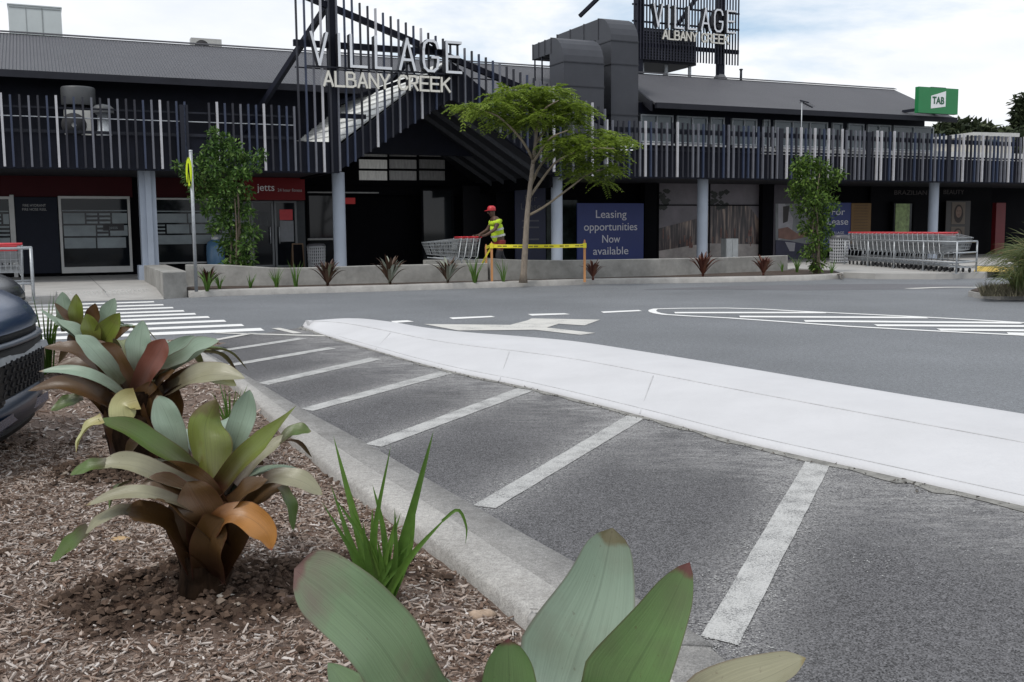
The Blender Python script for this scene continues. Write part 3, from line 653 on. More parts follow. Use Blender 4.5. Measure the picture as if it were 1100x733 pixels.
# gym doors with their sign
SG = thing('gym_sign', 'bright red shop sign with small white lettering over the glass double doors', 'sign', F(*[pl(296,203,3.6)[0],3.6],2.5), FA)
z0 = pl(296,215,3.6)[1]; z1 = pl(296,191,3.6)[1]; sa = pl(262,203,3.6)[0]; sb = pl(327.5,203,3.6)[0]; sc_ = pl(296,203,3.6)[0]
MB().box((sa-sc_,0,z0-2.5),(sb-sc_,.5,z1-2.5)).build('sign_box', mat('gym_red', (.15,.008,.011), .5, .08, 2, spec=.2), SG, 'local')
text('lettering', 'jetts', .30, WHITE, SG, (-.28,-.006,(z0+z1)/2-2.5-.06), depth=.01, width=.5)
text('lettering', '24 hour fitness', .13, mat('dull_letter', (.4,.4,.4)), SG, (.42,-.006,(z0+z1)/2-2.5-.08), depth=.01, width=.72)
for (u0,u1) in ((269,293),(294,318)):
    w,q = shop_window(u0,216,u1,287, frame=mat('door_frame_grey', (.13,.14,.15), .4), fw=.06, t=TS-.3); w.name = 'glass_door'; ROOTM[w.name] = ROOTM[BLD.name]
    x0,zb,x1,zt = q
    xh = x1-.12 if u0 < 280 else x0+.12
    bl(MB().tube([(xh,TS-.40,1.0),(xh,TS-.40,1.5)],.015), 'door_handle', ALU, w)
    if u0 > 280:
        bl(MB().box((x0+.16,TS-.31,1.7),(x1-.12,TS-.306,2.02)), 'notice', REDPL, w); bl(MB().box((x0+.16,TS-.31,1.05),(x1-.1,TS-.306,1.68)), 'notice', mat('grey_notice', (.20,.21,.23), .6), w)
    else:
        bl(MB().box((x0+.24,TS-.31,1.55),(x0+.5,TS-.306,1.95)), 'notice', mat('dim_notice', (.06,.065,.07), .6), w)
panel('side_light', 318,216,327,287, mat('frame_dim', (.05,.055,.06), .6, spec=.2), TS-.3)
shop_window(329,208,362,290, frame=BLACK, t=TS); 
m = MB(); x0 = pl(328,208)[0]; x1 = pl(404,208)[0]
m.box((x0,TS-.3,2.52),(x1,TS-.27,2.56)); bl(m, 'light_strip', mat('dim_strip', (.25,.25,.25), .6)); bl(MB().box((x0,TS-.12,1.08),(pl(362,250)[0],TS-.1,1.14)), 'light_strip', mat('dim_strip', (.25,.25,.25)))
q = pl(374,216,5.9); bl(MB().box((q[0]-.22,5.84,q[1]-.1),(q[0]+.22,5.92,q[1]+.1)), 'hanging_sign', mat('exit_red', (.25,.01,.01), .5, emit=.25))
shop_window(452,203,487,283, frame=BLACK, t=5.6, gm=mat('mirror_glass', (.010,.012,.014), .04, .1, 1, spec=.35)); panel('entry_panel', 497,200,548,290, mat('entry_grey', (.010,.010,.013), .5, spec=.15), 5.9)
panel('poster_wall', 553,200,586,292, mat('dim_blue', (.008,.012,.045), .5), 4.2)
for k,(tx,z,wd) in enumerate((('For',2.30,.45),('Lease',2.02,.75))): text('wall_lettering', tx, .30, mat('dim_letter', (.10,.10,.12), .6), BLD, (fp(570,215,4.18)[0],4.18,z), width=wd)
for z in (1.62,1.40,1.0): bl(MB().box((fp(561,250,4.18)[0],4.185,z),(fp(579,250,4.18)[0],4.195,z+.05)), 'print_line', mat('dim_letter', (.10,.10,.12)))
panel('glass_panel', 587,215,620,292, mat('busy_glass', (.02,.03,.027), .2, .9, 3, spec=.2), TS)
panel('pier', 693,190,706,290, BLACK, 4.0, .3); panel('pier', 820,190,831,285, BLACK, 4.0, .3)
# printed timber graphic on the windows
def timber_mat():
    m, nt, b = nm('timber_graphic'); N = nt.nodes; L = nt.links
    tc = N.new('ShaderNodeTexCoord'); mp = N.new('ShaderNodeMapping'); mp.inputs['Scale'].default_value = (7,1,.55); L.new(tc.outputs['Object'], mp.inputs[0])
    n1 = N.new('ShaderNodeTexNoise'); n1.inputs['Scale'].default_value = 1.6; n1.inputs['Detail'].default_value = 5; L.new(mp.outputs[0], n1.inputs['Vector'])
    r = N.new('ShaderNodeValToRGB'); e = r.color_ramp.elements; e[0].position = .36; e[0].color = (.014,.011,.014,1); e[1].position = .66; e[1].color = (.36,.27,.22,1); x = e.new(.52); x.color = (.085,.062,.062,1)
    L.new(n1.outputs[0], r.inputs[0]); L.new(r.outputs[0], b.inputs['Base Color']); b.inputs['Roughness'].default_value = .35; return m
TIM = timber_mat()
GREYG = mat('graphic_sky', (.17,.155,.175), .5, .3, .8)
PALEG = mat('graphic_pale', (.40,.36,.34), .5, .3, 2)
o = shop_window(706,190,820,283, frame=BLACK, mull=(762,), t=4.25)[0]
panel('print_sky', 707,192,819,282, GREYG, 4.235, .008, o); 
sA,zA = fp(707,250,4.22); sB,zB = fp(819,250,4.22); ln = sB-sA
bl(MB().prism([(sA,4.226,.55),(sB,4.226,.62),(sB,4.226,1.5),(sA+ln*.86,4.226,2.15),(sA+ln*.5,4.226,2.2),(sA+ln*.42,4.226,1.75),(sA,4.226,1.35)],(0,.004,0)), 'print_building', TIM, o)
bl(MB().prism([(sA,4.222,.2),(sB,4.222,.2),(sB,4.222,.72),(sA+ln*.45,4.222,.8),(sA,4.222,.55)],(0,.003,0)), 'print_ground', PALEG, o)
r = random.Random(3); mm = MB()
for k in range(26): 
    x = sA+r.random()*ln; z = r.uniform(.62,1.05); w_ = r.uniform(.03,.08); mm.box((x,4.216+k*1e-4,z),(x+w_,4.2165+k*1e-4,z+r.uniform(.1,.35)))
bl(mm, 'print_crowd', mat('print_brown', (.16,.075,.06), .5, .6, 9), o)
mm = MB()
for k in range(60):
    c0 = sA+ln*(.45+.2*r.random()) if k%2 else sA+ln*.08*r.random()+.1*r.random(); z = r.uniform(2.05,2.75); q = r.uniform(.06,.16); mm.prism([(c0-q,4.219-k*1e-5,z),(c0,4.219-k*1e-5,z-q*.7),(c0+q,4.219-k*1e-5,z),(c0,4.219-k*1e-5,z+q*.6)],(0,.0005,0))
bl(mm, 'print_tree', mat('print_leaf', (.02,.024,.02), .5), o)
bl(MB().box((sA,4.17,2.16),(sB,4.2,2.20)), 'transom', BLACK, o)
# photo panel of a seated man
o = panel('photo_panel', 832,190,887,283, mat('photo_dark', (.045,.035,.05), .4, .4, 1.5), 4.1)[0]
def pp(P, m, nme, d): return bl(MB().prism([(fp(u,v,4.09)[0],4.09-d,fp(u,v,4.09)[1]) for u,v in P],(0,.003,0)), nme, m, o)
pp([(833,219),(886,219),(886,262),(833,262)], mat('photo_grey', (.20,.21,.22), .5, .3, 1), 'print_wall', .002)
pp([(836,219),(843,219),(852,235),(850,254),(836,258)], mat('photo_shirt', (.36,.35,.38), .5, .15, 3), 'print_shirt', .006)
pp([(841,222),(848,221),(846,238),(841,240)], mat('photo_hair', (.02,.015,.015), .5), 'print_hair', .010)
pp([(836,246),(846,244),(856,251),(870,249),(870,254),(850,258),(836,256)], mat('photo_skin', (.22,.11,.085), .5, .2, 4), 'print_arm', .012)
pp([(833,258),(848,259),(864,262),(866,283),(833,283)], mat('photo_jeans', (.025,.025,.06), .5, .3, 2), 'print_jeans', .014)
pp([(843,260),(854,261),(853,270),(848,270)], mat('photo_shirt', (.36,.35,.38)), 'print_paper', .018)
# leasing board, lease board, orange board
def board(nme, label, u0,v0,u1,v1, t, m, lines, lm, cat='sign', th=.05):
    um = (u0+u1)/2; s0 = fp(u0,v0,t)[0]; s1 = fp(u1,v0,t)[0]; zt = fp(um,v0,t)[1]; zb = fp(um,v1,t)[1]; sc0 = (s0+s1)/2
    th_ = thing(nme, label, cat, F(sc0,t,zb), FA)
    MB().box((s0-sc0,0,0),(s1-sc0,th,zt-zb)).build('panel', m, th_, 'local')
    for tx,fy,wd,size in lines: text('lettering', tx, size, lm, th_, (0,-.004,(zt-zb)*fy), width=wd*(s1-s0), depth=.006)
    return th_
LETT = mat('sign_letter', (.62,.62,.66), .5, .04, 5)
board('leasing_sign', 'large blue board reading Leasing opportunities Now available behind the concrete wall', 620,218.5,691.5,281, 3.6, SIGNB, (('Leasing',.75,.46,.38),('opportunities',.535,.80,.38),('Now',.325,.27,.38),('available',.12,.53,.38)), LETT)
board('lease_sign', 'blue For Lease board beside the orange board behind the trolley row', 886,218,914.5,268, 3.6, SIGNB, (('For',.74,.50,.36),('Lease',.53,.78,.36),('VILLAGE',.33,.5,.14),('ALBANY CREEK',.22,.86,.14)), LETT)
ob = board('menu_board', 'plain orange board with faint rows standing beside the blue For Lease board', 914.8,218.5,936,262, 3.58, mat('orange_board', (.16,.085,.022), .6, .1, 3), (), LETT)
m = MB()
for k in range(12): m.box((-.34,-.006,.25+k*.11),(.34,-.001,.28+k*.11))
m.build('printed_row', mat('orange_dim', (.10,.055,.02), .6), ob, 'local')
o = shop_window(959,217,982,262, frame=BLACK, t=4.3)[0]
pp2 = [(962,219),(976,219),(976,252),(962,252)]
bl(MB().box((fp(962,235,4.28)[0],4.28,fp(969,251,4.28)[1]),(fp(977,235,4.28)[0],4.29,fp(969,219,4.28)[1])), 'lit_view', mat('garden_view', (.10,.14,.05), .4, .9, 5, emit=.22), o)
text('wall_lettering', 'BRAZILIAN', .26, mat('bronze_letter', (.060,.050,.050), .6), BLD, (fp(978,212,4.28)[0],4.27,2.62), width=1.75)
text('wall_lettering', 'BEAUTY', .26, mat('bronze_letter', (.060,.050,.050), .6), BLD, (fp(1024,212,4.28)[0],4.27,2.66), width=1.15)
panel('dim_panel', 936,195,1066,290, mat('dim_shop', (.005,.005,.007), .7, spec=.1), TS)
bl(MB().box((fp(1068,230,4)[0],3.9,.15),(fp(1078,230,4)[0],4.1,2.3)), 'red_post', mat('deep_red', (.16,.01,.014), .5))
# portraits: two framed faces
PT = thing('portrait_poster', 'tall dark poster with two framed face portraits right of the round column', 'poster', F(fp(1029,240,4.2)[0],4.2,fp(1029,262,4.2)[1]), FA)
h = fp(1029,216,4.2)[1]-fp(1029,262,4.2)[1]; w_ = (fp(1042,240,4.2)[0]-fp(1016,240,4.2)[0])/2
MB().box((-w_,0,0),(w_,.05,h)).build('panel', mat('poster_brown', (.028,.022,.02), .4), PT, 'local')
for z0,z1 in ((.03,h*.40),(h*.46,h*.97)):
    f = MB().box((-.38,-.012,z0),(.38,-.001,z1)).build('picture', mat('poster_tan', (.13,.10,.075), .5), PT, 'local')
    zm = (z0+z1)/2; hh = (z1-z0)/2
    def oval(cx,cz,rx,rz,y,m,nme): MB().prism([(cx+rx*math.cos(a_),y,cz+rz*math.sin(a_)) for a_ in np.linspace(0,2*math.pi,18)[:-1]],(0,.003,0)).build(nme, m, f, 'local')
    oval(0,zm-.05*hh,.26,.85*hh,-.018,mat('hair_dark', (.03,.02,.017), .6),'hair'); oval(0,zm+.1*hh,.165,.52*hh,-.024,mat('face_skin', (.20,.125,.09), .5),'face')
    for dx in (-.065,.065): oval(dx,zm+.2*hh,.03,.04*hh,-.028,mat('hair_dark', (.03,.02,.017)),'eye')
    oval(0,zm-.15*hh,.05,.035*hh,-.028,mat('lip_dark', (.12,.04,.04)),'mouth')
# ------------------------------------------------------------------ block lettering
STRK = {'V':([(0,1),(.5,0),(1,1)],), 'I':([(.5,0),(.5,1)],), 'L':([(0,1),(0,0),(1,0)],), 'A':([(0,0),(.5,1),(1,0)],[(.2,.32),(.8,.32)]),
 'G':([(1,.78),(.9,.93),(.7,1),(.3,1),(.08,.9),(0,.7),(0,.3),(.08,.1),(.3,0),(.7,0),(.92,.1),(1,.3),(1,.46),(.6,.46)],), 'E':([(1,1),(0,1),(0,0),(1,0)],[(0,.52),(.85,.52)]),
 'B':([(0,0),(0,1),(.6,1),(.85,.9),(.85,.63),(.6,.53),(0,.53)],[(.6,.53),(.95,.42),(.95,.1),(.65,0),(0,0)]), 'N':([(0,0),(0,1),(1,0),(1,1)],), 'Y':([(0,1),(.5,.45),(1,1)],[(.5,.45),(.5,0)]),
 'C':([(1,.8),(.85,.95),(.6,1),(.3,.97),(.08,.8),(0,.5),(.08,.2),(.3,.03),(.6,0),(.85,.05),(1,.2)],), 'R':([(0,0),(0,1),(.6,1),(.88,.9),(.88,.58),(.6,.48),(0,.48)],[(.5,.48),(.95,0)]), 'K':([(0,0),(0,1)],[(.95,1),(0,.42)],[(.3,.6),(1,0)])}
def letter(ch, x, z, w, h, th, d, m, side, root, nme):
    mb = MB()
    for st_ in STRK[ch]:
        pts = [(x+a_*w, z+b_*h) for a_,b_ in st_]
        for (x0,z0),(x1,z1) in zip(pts,pts[1:]):
            dx,dz = x1-x0,z1-z0; l = math.hypot(dx,dz); ex,ez = dx/l*th*.42,dz/l*th*.42; nx,nz = -dz/l*th/2,dx/l*th/2
            q = [(x0-ex+nx,z0-ez+nz),(x1+ex+nx,z1+ez+nz),(x1+ex-nx,z1+ez-nz),(x0-ex-nx,z0-ez-nz)]
            j = random.uniform(0,.002); o_ = len(mb.v)
            vs = [(a_,-j,b_) for a_,b_ in q]+[(a_,d,b_) for a_,b_ in q]
            mb.add(vs, [(0,1,2,3)], 0); mb.f += [tuple(o_+i for i in f) for f in ((7,6,5,4),(0,4,5,1),(1,5,6,2),(2,6,7,3),(3,7,4,0))]; mb.mi += [1]*5; mb.sm += [False]*5
    return mb.build(nme, [m, side], root, 'local')
def word(txt, x0, x1, z, h, th, d, root, m, side, nme, gap=.34, slope=0, rel=None):
    rel = rel or {}; ws = [rel.get(c, 1.0 if c != ' ' else .55) for c in txt]; tot = sum(ws)+gap*(len(txt)-1); k = (x1-x0)/tot; x = x0
    for c,w in zip(txt,ws):
        if c != ' ':
            if c == 'I': letter(c, x-k*.1, z+slope*(x-x0), k*.5, h, th, d, m, side, root, nme)
            else: letter(c, x, z+slope*(x-x0), k*w, h, th, d, m, side, root, nme)
        x += k*(w+gap)
SIDE = mat('letter_side', (.015,.016,.022), .5)
S1 = thing('village_sign', 'large white VILLAGE ALBANY CREEK lettering on the batten screen over the entry', 'sign', F(-3.7,-.3,5.1), FA)
MB().box((-2.15,.10,.50),(2.15,.16,.54)).build('letter_rail', STEELD, S1, 'local')
word('VILLAGE', -2.05, 2.10, .56, .80, .068, .26, S1, mat('sign_white', (.66,.68,.72), .5, .05, 5), SIDE, 'letter', gap=.62, rel={'I':.3})
word('ALBANY CREEK', -1.74, 1.76, .03, .36, .055, .06, S1, mat('sign_cream', (.66,.64,.58), .5, .05, 5), mat('cream_side', (.30,.29,.26)), 'small_letter', gap=.30)
# second sign on the roof
S2 = thing('roof_sign', 'tall batten sign frame with VILLAGE ALBANY CREEK letters standing on the roof ridge', 'sign', F(11.0,7.4,7.1), FA)
m = MB(); k = 0
for x in np.arange(-2.45,2.5,.138): m.box((x,-.015,.72),(x+.05,.02,4.6))
m.build('batten', mat('sign_batten', (.018,.019,.032), .5, spec=.25), S2, 'local')
m = MB()
for x in (-2.25,1.55): m.box((x,.06,.0),(x+.26,.30,4.8))
m.box((-2.46,.06,1.18),(2.5,.16,1.34)); m.box((-2.46,.06,2.1),(2.5,.12,2.16)); m.box((-2.46,.06,2.72),(2.5,.12,2.78)); m.bar((-.3,.2,2.2),(1.6,.2,4.6),.13); m.bar((-3.6,2.2,2.6),(-2.2,.2,4.4),.13)
m.build('sign_frame', NAVY, S2, 'local')
MB().lathe([(.42,0.02),(.16,.42)], (1.68,.18,-.05), 4, smooth=False).build('post_flashing', mat('flashing', (.12,.12,.13), .5), S2, 'local')
word('VILLAGE', -1.72, 2.05, 1.93, .82, .068, .24, S2, mat('sign_white', (.66,.68,.72)), SIDE, 'letter', gap=.62, rel={'I':.3})
word('ALBANY CREEK', -1.30, 1.75, 1.48, .32, .05, .06, S2, mat('sign_cream', (.66,.64,.58)), mat('cream_side', (.30,.29,.26)), 'small_letter', gap=.30)
for ch in kids(S2):
    if ch.name.startswith(('letter','small_letter')): ch.location.y = -.28
# plant screen box behind the sign
s0 = fp(688,55,9)[0]; s1 = fp(748,55,9)[0]; c0 = (s0+s1)/2
PB = thing('plant_enclosure', 'dark louvred plant box on the roof behind the tall batten sign', 'plant box', F(c0,9,6.6), FA)
m = MB().box((s0-c0,0,1.4),(s1-c0,2.5,2.75)); m.build('casing', DARK, PB, 'local')
m = MB()
for z in np.arange(1.5,2.7,.11): m.prism([(s0-c0+.05,-.05,z),(s1-c0-.05,-.05,z),(s1-c0-.05,-.001,z+.06),(s0-c0+.05,-.001,z+.06)],(0,0,.015))
m.build('louvre', STEELD, PB, 'local')
m = MB()
for x in (s0-c0+.2,0,s1-c0-.2): m.box((x,.2,0),(x+.1,.3,1.4)); m.box((x,2.1,0),(x+.1,2.2,1.4))
m.build('stand', GALV, PB, 'local')
# exhaust ducts with swept elbows
def duct(label, s0, s1, t0, t1, tback, ztop, zbot, rad, hang):
    root = thing('exhaust_duct', label, 'duct', F((s0+s1)/2,t0,zbot), FA, 'exhaust ducts on the roof'); hw = (s1-s0)/2; H_ = ztop-zbot; D = t1-t0
    prof = [(0,0),(D,0),(D,H_-hang),(tback-t0,H_-hang),(tback-t0,H_)]
    n = 7
    arc = [(rad*.0+rad-rad*math.cos(a_), H_-rad+rad*math.sin(a_)) for a_ in np.linspace(math.pi/2,0,n)]
    prof += arc
    m = MB().prism([(-hw,y,z) for y,z in prof], (2*hw,0,0)); m.build('casing', mat('duct_grey', (.050,.053,.063), .55, .1, 1.5, spec=.3), root, 'local')
    f = .018; FG = []
    for z in (.02,.9,H_-rad-.75,H_-rad): FG.append(MB().box((-hw-f,-f,z),(hw+f,D+f*0,z+.035)))
    for y in np.linspace(rad,tback-t0,4): FG.append(MB().box((-hw-f,y,H_-hang-f),(hw+f,y+.035,H_+f)))
    for m in FG: m.build('flange', mat('flange_grey', (.036,.038,.046), .55, spec=.3), root, 'local')
    m = MB()
    for y in (tback-t0-.08,(tback-t0+D)/2): m.box((-hw+.02,y,-.2),(-hw+.06,y+.04,H_-hang)); m.box((hw-.06,y,-.2),(hw-.02,y+.04,H_-hang))
    m.build('stand_leg', STEELD, root, 'local')
duct('lower dark exhaust duct with swept elbow on the roof left of the taller duct', 3.02, 4.48, 2.5, 3.5, 4.75, 7.52, 4.2, .88, .48)
duct('taller dark exhaust duct with swept elbow between the lower duct and roof sign', 4.98, 6.02, 2.9, 3.95, 6.8, 8.34, 4.2, .85, .66)
# TAB light box
TB = thing('betting_sign', 'green box sign with white slanted TAB panel on the roof edge', 'sign', F(18.5,1.9,5.55), FA)
MB().box((-1.0,0,0),(1.0,.18,.95)).build('sign_box', mat('tab_green', (.010,.19,.055), .4, .05, 3), TB, 'local')
MB().prism([(-.38,-.006,.17),(.36,-.006,.27),(.36,-.006,.84),(-.38,-.006,.64)],(0,.004,0)).build('panel', WHITE, TB, 'local')
text('lettering', 'TAB', .36, mat('tab_dark', (.012,.10,.045), .5), TB, (-.02,-.012,.36), width=.60, depth=.004, bold=.012)
MB().box((.1,.46,.5),(.85,1.2,1.05)).build('backing', DARK, TB, 'local')
m = MB(); m.box((-.8,.18,.1),(-.7,1.0,.2)); m.box((.7,.18,.1),(.8,1.0,.2)); m.build('bracket', STEELD, TB, 'local')
# roof plant: cabinet, air conditioner, exhaust cowls, aerial
s_,z_ = fp(38,22,8); CB = thing('roof_cabinet', 'pale grey steel cabinet standing on the roof at far left', 'cabinet', F(s_,8,ZR-.35), FA)
hw = (fp(67,22,8)[0]-fp(10,22,8)[0])/2; ht = fp(38,7,8)[1]-(ZR-.35)
MB().box((-hw,0,0),(hw,1.0,ht)).build('casing', mat('cabinet_grey', (.50,.54,.54), .5, .06, 2), CB, 'local')
m = MB(); m.box((hw*.25,-.012,.3),(hw*.25+.03,-.001,ht-.04)); m.box((-hw+.03,-.012,ht-.08),(hw-.03,-.001,ht-.05)); m.box((-hw*.35,-.012,.3),(-hw*.35+.015,-.001,ht-.05)); m.build('door_seam', mat('seam_grey', (.25,.27,.27), .5), CB, 'local')
MB().box((-hw-.02,-.03,ht),(hw+.02,1.03,ht+.03)).build('lid', mat('cabinet_grey', (.5,.54,.54)), CB, 'local')
def aircon(label, u, v, t, w, h, zb=None):
    s_,z_ = fp(u,v,t); z_ = zb if zb is not None else z_
    r = thing('air_conditioner', label, 'air conditioner', F(s_,t,z_), FA)
    MB().box((-w/2,0,0),(w/2,.35,h)).build('casing', mat('aircon_grey', (.42,.42,.40), .5), r, 'local')
    MB().lathe([(h*.40,0),(h*.40,.006),(h*.08,.02)], (-w*.15,-.004,h/2), 20, axis=(0,-1,0)).build('fan_grille', RUB, r, 'local')
    m = MB(); m.box((-w/2+.05,.05,-.2),(-w/2+.1,.3,0)); m.box((w/2-.1,.05,-.2),(w/2-.05,.3,0)); m.build('foot', GALV, r, 'local')
aircon('beige air conditioner unit poking over the ridge behind the left roof', 222, 50, 7.6, .95, .55, 6.98)
aircon('small grey air conditioner behind the left battens under the dark tank', 84, 140, 1.6, .62, .75, 3.72)
r = thing('exhaust_cowl', 'dark drum exhaust cowl above the battens at the left end', 'cowl', F(fp(85,100,1.5)[0],2.3,3.7), FA)
MB().lathe([(.40,.95),(.42,1.0),(.42,1.38),(.40,1.42),(.0,1.45)], (0,0,0), 28).build('drum', mat('cowl_grey', (.055,.058,.062), .5), r, 'local'); MB().lathe([(.16,0),(.16,.97)], (0,0,0), 16).build('stack', DARK, r, 'local')
r = thing('exhaust_cowl', 'silver ribbed exhaust cowl standing behind the left batten screen', 'cowl', F(fp(111,125,1.2)[0],1.2,3.7), FA)
MB().lathe([(.17,0.02),(.19,.1),(.19,.2),(.15,.25),(.14,.62),(.20,.66)], (0,0,0), 20).build('stack', GALV, r, 'local'); MB().lathe([(.26,.66),(.27,.78),(.18,.86),(0,.9)], (0,0,0), 20).build('cap', mat('cowl_grey', (.055,.058,.062)), r, 'local')
r = thing('roof_aerial', 'thin wall mounted aerial rising above the battens on the right wing', 'aerial', F(fp(861,130,1.2)[0],1.2,3.7), FA)
zt = fp(861,109,1.2)[1]-3.7
MB().tube([(0,0,0),(0,0,zt)], .018, 6).build('mast', GALV, r, 'local'); m = MB().bar((-.05,0,zt),(.55,.1,zt-.18),.03); m.bar((-.08,0,zt+.03),(.3,0,zt-.03),.045,.03)
for k in range(5): m.bar((.05+k*.1,-.14,zt-.03-k*.03),(.05+k*.1,.2,zt-.03-k*.03),.012)
m.build('boom', STEELD, r, 'local')
s_,z_ = fp(986,76,7); r = thing('roof_vent_pipe', 'short dark vent pipe standing on the roof ridge right of the tall sign', 'vent pipe', F(fp(796,80,7)[0],7,ZR-.02), FA)
MB().tube([(0,0,0),(0,0,.40)], .05, 10).build('pipe', STEELD, r, 'local'); MB().lathe([(.075,.40),(.075,.44),(0,.46)], (0,0,0), 12).build('cap', STEELD, r, 'local')
# ------------------------------------------------------------------ planter walls
def wall_from(pts, hts, th, name, label):
    n = len(pts); m = MB(); rows = []
    pr = []
    for i in range(n):
        dd = (pts[min(i+1,n-1)]-pts[max(i-1,0)]); dd.z = 0; dd.normalize(); pr.append(Vector((-dd.y,dd.x,0)))
    for o,zf in ((0,None),(0,-.012),(.012,0),(th-.012,0),(th,-.012),(th,None)):
        rows.append([pts[i]+pr[i]*o+Vector((0,0,(hts[i]+zf) if zf is not None else -.05)) for i in range(n)])
    m.add([p for r in rows for p in r], [(r*n+i, r*n+i+1, (r+1)*n+i+1, (r+1)*n+i) for r in range(5) for i in range(n-1)])
    for e in (0,n-1): m.f.append(tuple(r*n+e for r in range(6))); m.mi.append(0); m.sm.append(False)
    return tag(m.build(name, WALLC, thing=True), label, 'wall')
def wall_px(base, tops, n=36):
    P = [Vector(p) for p in catmull([tuple(G(*b,.12)) for b in base], n)]
    H = []
    for p,b,t in zip(base, [G(*b,.12) for b in base], tops): 
        q = Y(p[0], t, b.y); H.append(q.z)
    Hh = [h[0] for h in catmull([(h,0,0) for h in H], n)]
    for p in P: p.z = 0
    return P, Hh
P,H_ = wall_px([(200,308.6),(235,308),(270,307.6),(300,307.3),(345,306.4),(400,305),(450,303.8),(500,302.5),(524,302)], [284.5,284.5,286.5,288,287.3,285.5,284.5,283.5,283])
wall_from(P, H_, .22, 'planter_wall', 'low curved concrete wall behind the three small bromeliads left of the wooden stakes')
P,H_ = wall_px([(527,301.9),(550,301.3),(600,300),(660,298.3),(720,296.5),(780,293.8),(846,291)], [277.5,279,279.8,279,278,276.8,274.5])
wall_from(P, H_, .24, 'planter_wall', 'long concrete wall below the blue leasing board from stakes to right shrub')
a_,b_,c_,d_ = G(176,321.3),G(201,319.6),G(152,303,.1),None
zt = Y(176,292.5,a_.y).z; bk = (c_-a_); bk.z = 0
bkn = FN*5.0+FU*.1
m = MB(); P = [a_, b_, b_+bkn, a_+bkn+Vector((-.05,0,0))]
bv = .02; m.prism([(p.x,p.y,-.05) for p in P], (0,0,zt+.05-bv)); c0 = sum(P,Vector((0,0,0)))/4
m.add([(p.x,p.y,zt-bv) for p in P]+[tuple(Vector((p.x,p.y,zt))+(c0-p).normalized()*bv) for p in P], [(0,1,5,4),(1,2,6,5),(2,3,7,6),(3,0,4,7),(4,5,6,7)])
tag(m.build('planter_wall', WALLC, thing=True), 'thick concrete end block beside the tactile paving and zebra crossing', 'wall')
P,H_ = wall_px([(458,296),(490,295),(527,294)], [279.5,279,278.5])
wall_from(P, H_, .2, 'planter_wall', 'short concrete ledge in front of the nested trolleys being pushed')
# ------------------------------------------------------------------ foliage helpers
def leaf_cloud(mb, centers, radii, n, size, droop=.3, seed=0, aspect=.45, hollow=.35):
    r = np.random.default_rng(seed); w = np.array([a*b*c for a,b,c in radii])**.75; w /= w.sum(); idx = r.choice(len(centers), n, p=w)
    C_ = np.array([tuple(c) for c in centers])[idx]; R_ = np.array(radii)[idx]
    d = r.normal(size=(n,3)); d /= np.linalg.norm(d,axis=1)[:,None]; rad = (hollow+(1-hollow)*r.random(n)**.5)*(1+.18*r.normal(size=n))
    P = C_+d*R_*rad[:,None]
    t = d*.7+r.normal(size=(n,3))*.6; t[:,2] -= droop; t /= np.linalg.norm(t,axis=1)[:,None]
    s = np.cross(t, r.normal(size=(n,3))*.7+np.array((0,0,1))); s /= np.linalg.norm(s,axis=1)[:,None]
    L_ = size*(.6+.8*r.random(n))[:,None]; W_ = L_*aspect*.5; nn = np.cross(s,t)
    V = np.stack([P, P+t*L_*.5+s*W_+nn*W_*.25, P+t*L_-nn*L_*.08, P+t*L_*.5-s*W_+nn*W_*.25],1).reshape(-1,3)
    mb.add(V.tolist(), [(4*i,4*i+1,4*i+2,4*i+3) for i in range(n)]); return P
LEAFG = island_mat('shrub_leaf', [(0,(.020,.050,.010)),(.4,(.045,.10,.018)),(.75,(.09,.175,.034)),(1,(.17,.26,.07))], .5, .25, .25)
LEAFY = island_mat('feathery_leaf', [(0,(.10,.155,.018)),(.5,(.18,.26,.034)),(1,(.28,.36,.065))], .6, .2, .45)
LEAFF = island_mat('far_leaf', [(0,(.018,.028,.014)),(.5,(.035,.05,.022)),(1,(.06,.075,.035))], .7, .3, .1)
def pxc(L, yy, zf=1.0):
    """clumps from (u,v,ru,rv[,dy])"""
    c = []; r = []
    for q in L:
        u,v,ru,rv = q[:4]; dy = q[4] if len(q)>4 else 0; p = Y(u,v,yy+dy); k = (yy+dy)/1100
        c.append(p); r.append((ru*k, ru*k*zf, rv*k))
    return c, r
# left shrub
g0 = G(252,306,.12); yy = g0.y
SH = thing('shrub', 'tall dark green shrub behind the crossing sign pole, left of the gym doors', 'shrub', g0)
m = MB(); sh = [(230,144,7,6),(240,152,10,8,.2),(226,158,8,7,-.2),(250,162,11,9),(236,168,10,8,.3),(216,172,9,7,-.2),(200,180,9,6,.1),(264,170,11,7,.2),(279,167,8,5,-.1),(190,178,5,4),(226,180,13,9,-.3),(246,182,12,9,.2),(262,186,11,8,-.2),(276,180,6,5),(208,192,11,8,-.25),(228,198,13,9,.2),(246,202,13,10,-.2),(262,206,10,9,.2),(214,208,11,7,.1),(234,216,13,9,-.2),(252,222,13,10,.1),(222,224,8,6),(266,228,8,8),(240,238,12,9,-.1),(258,242,11,9,.2),(230,244,7,7),(272,250,9,8,-.1),(250,256,12,10,.1),(264,264,9,9,-.2),(240,264,7,8,.2),(254,276,11,9),(268,282,7,8,.1),(246,288,8,8,-.1),(260,295,8,8)]
c,r_ = pxc(sh, yy, .8); leaf_cloud(m, c, r_, 5600, .11, seed=3, hollow=.05); m.build('foliage', LEAFG, SH)
m = MB()
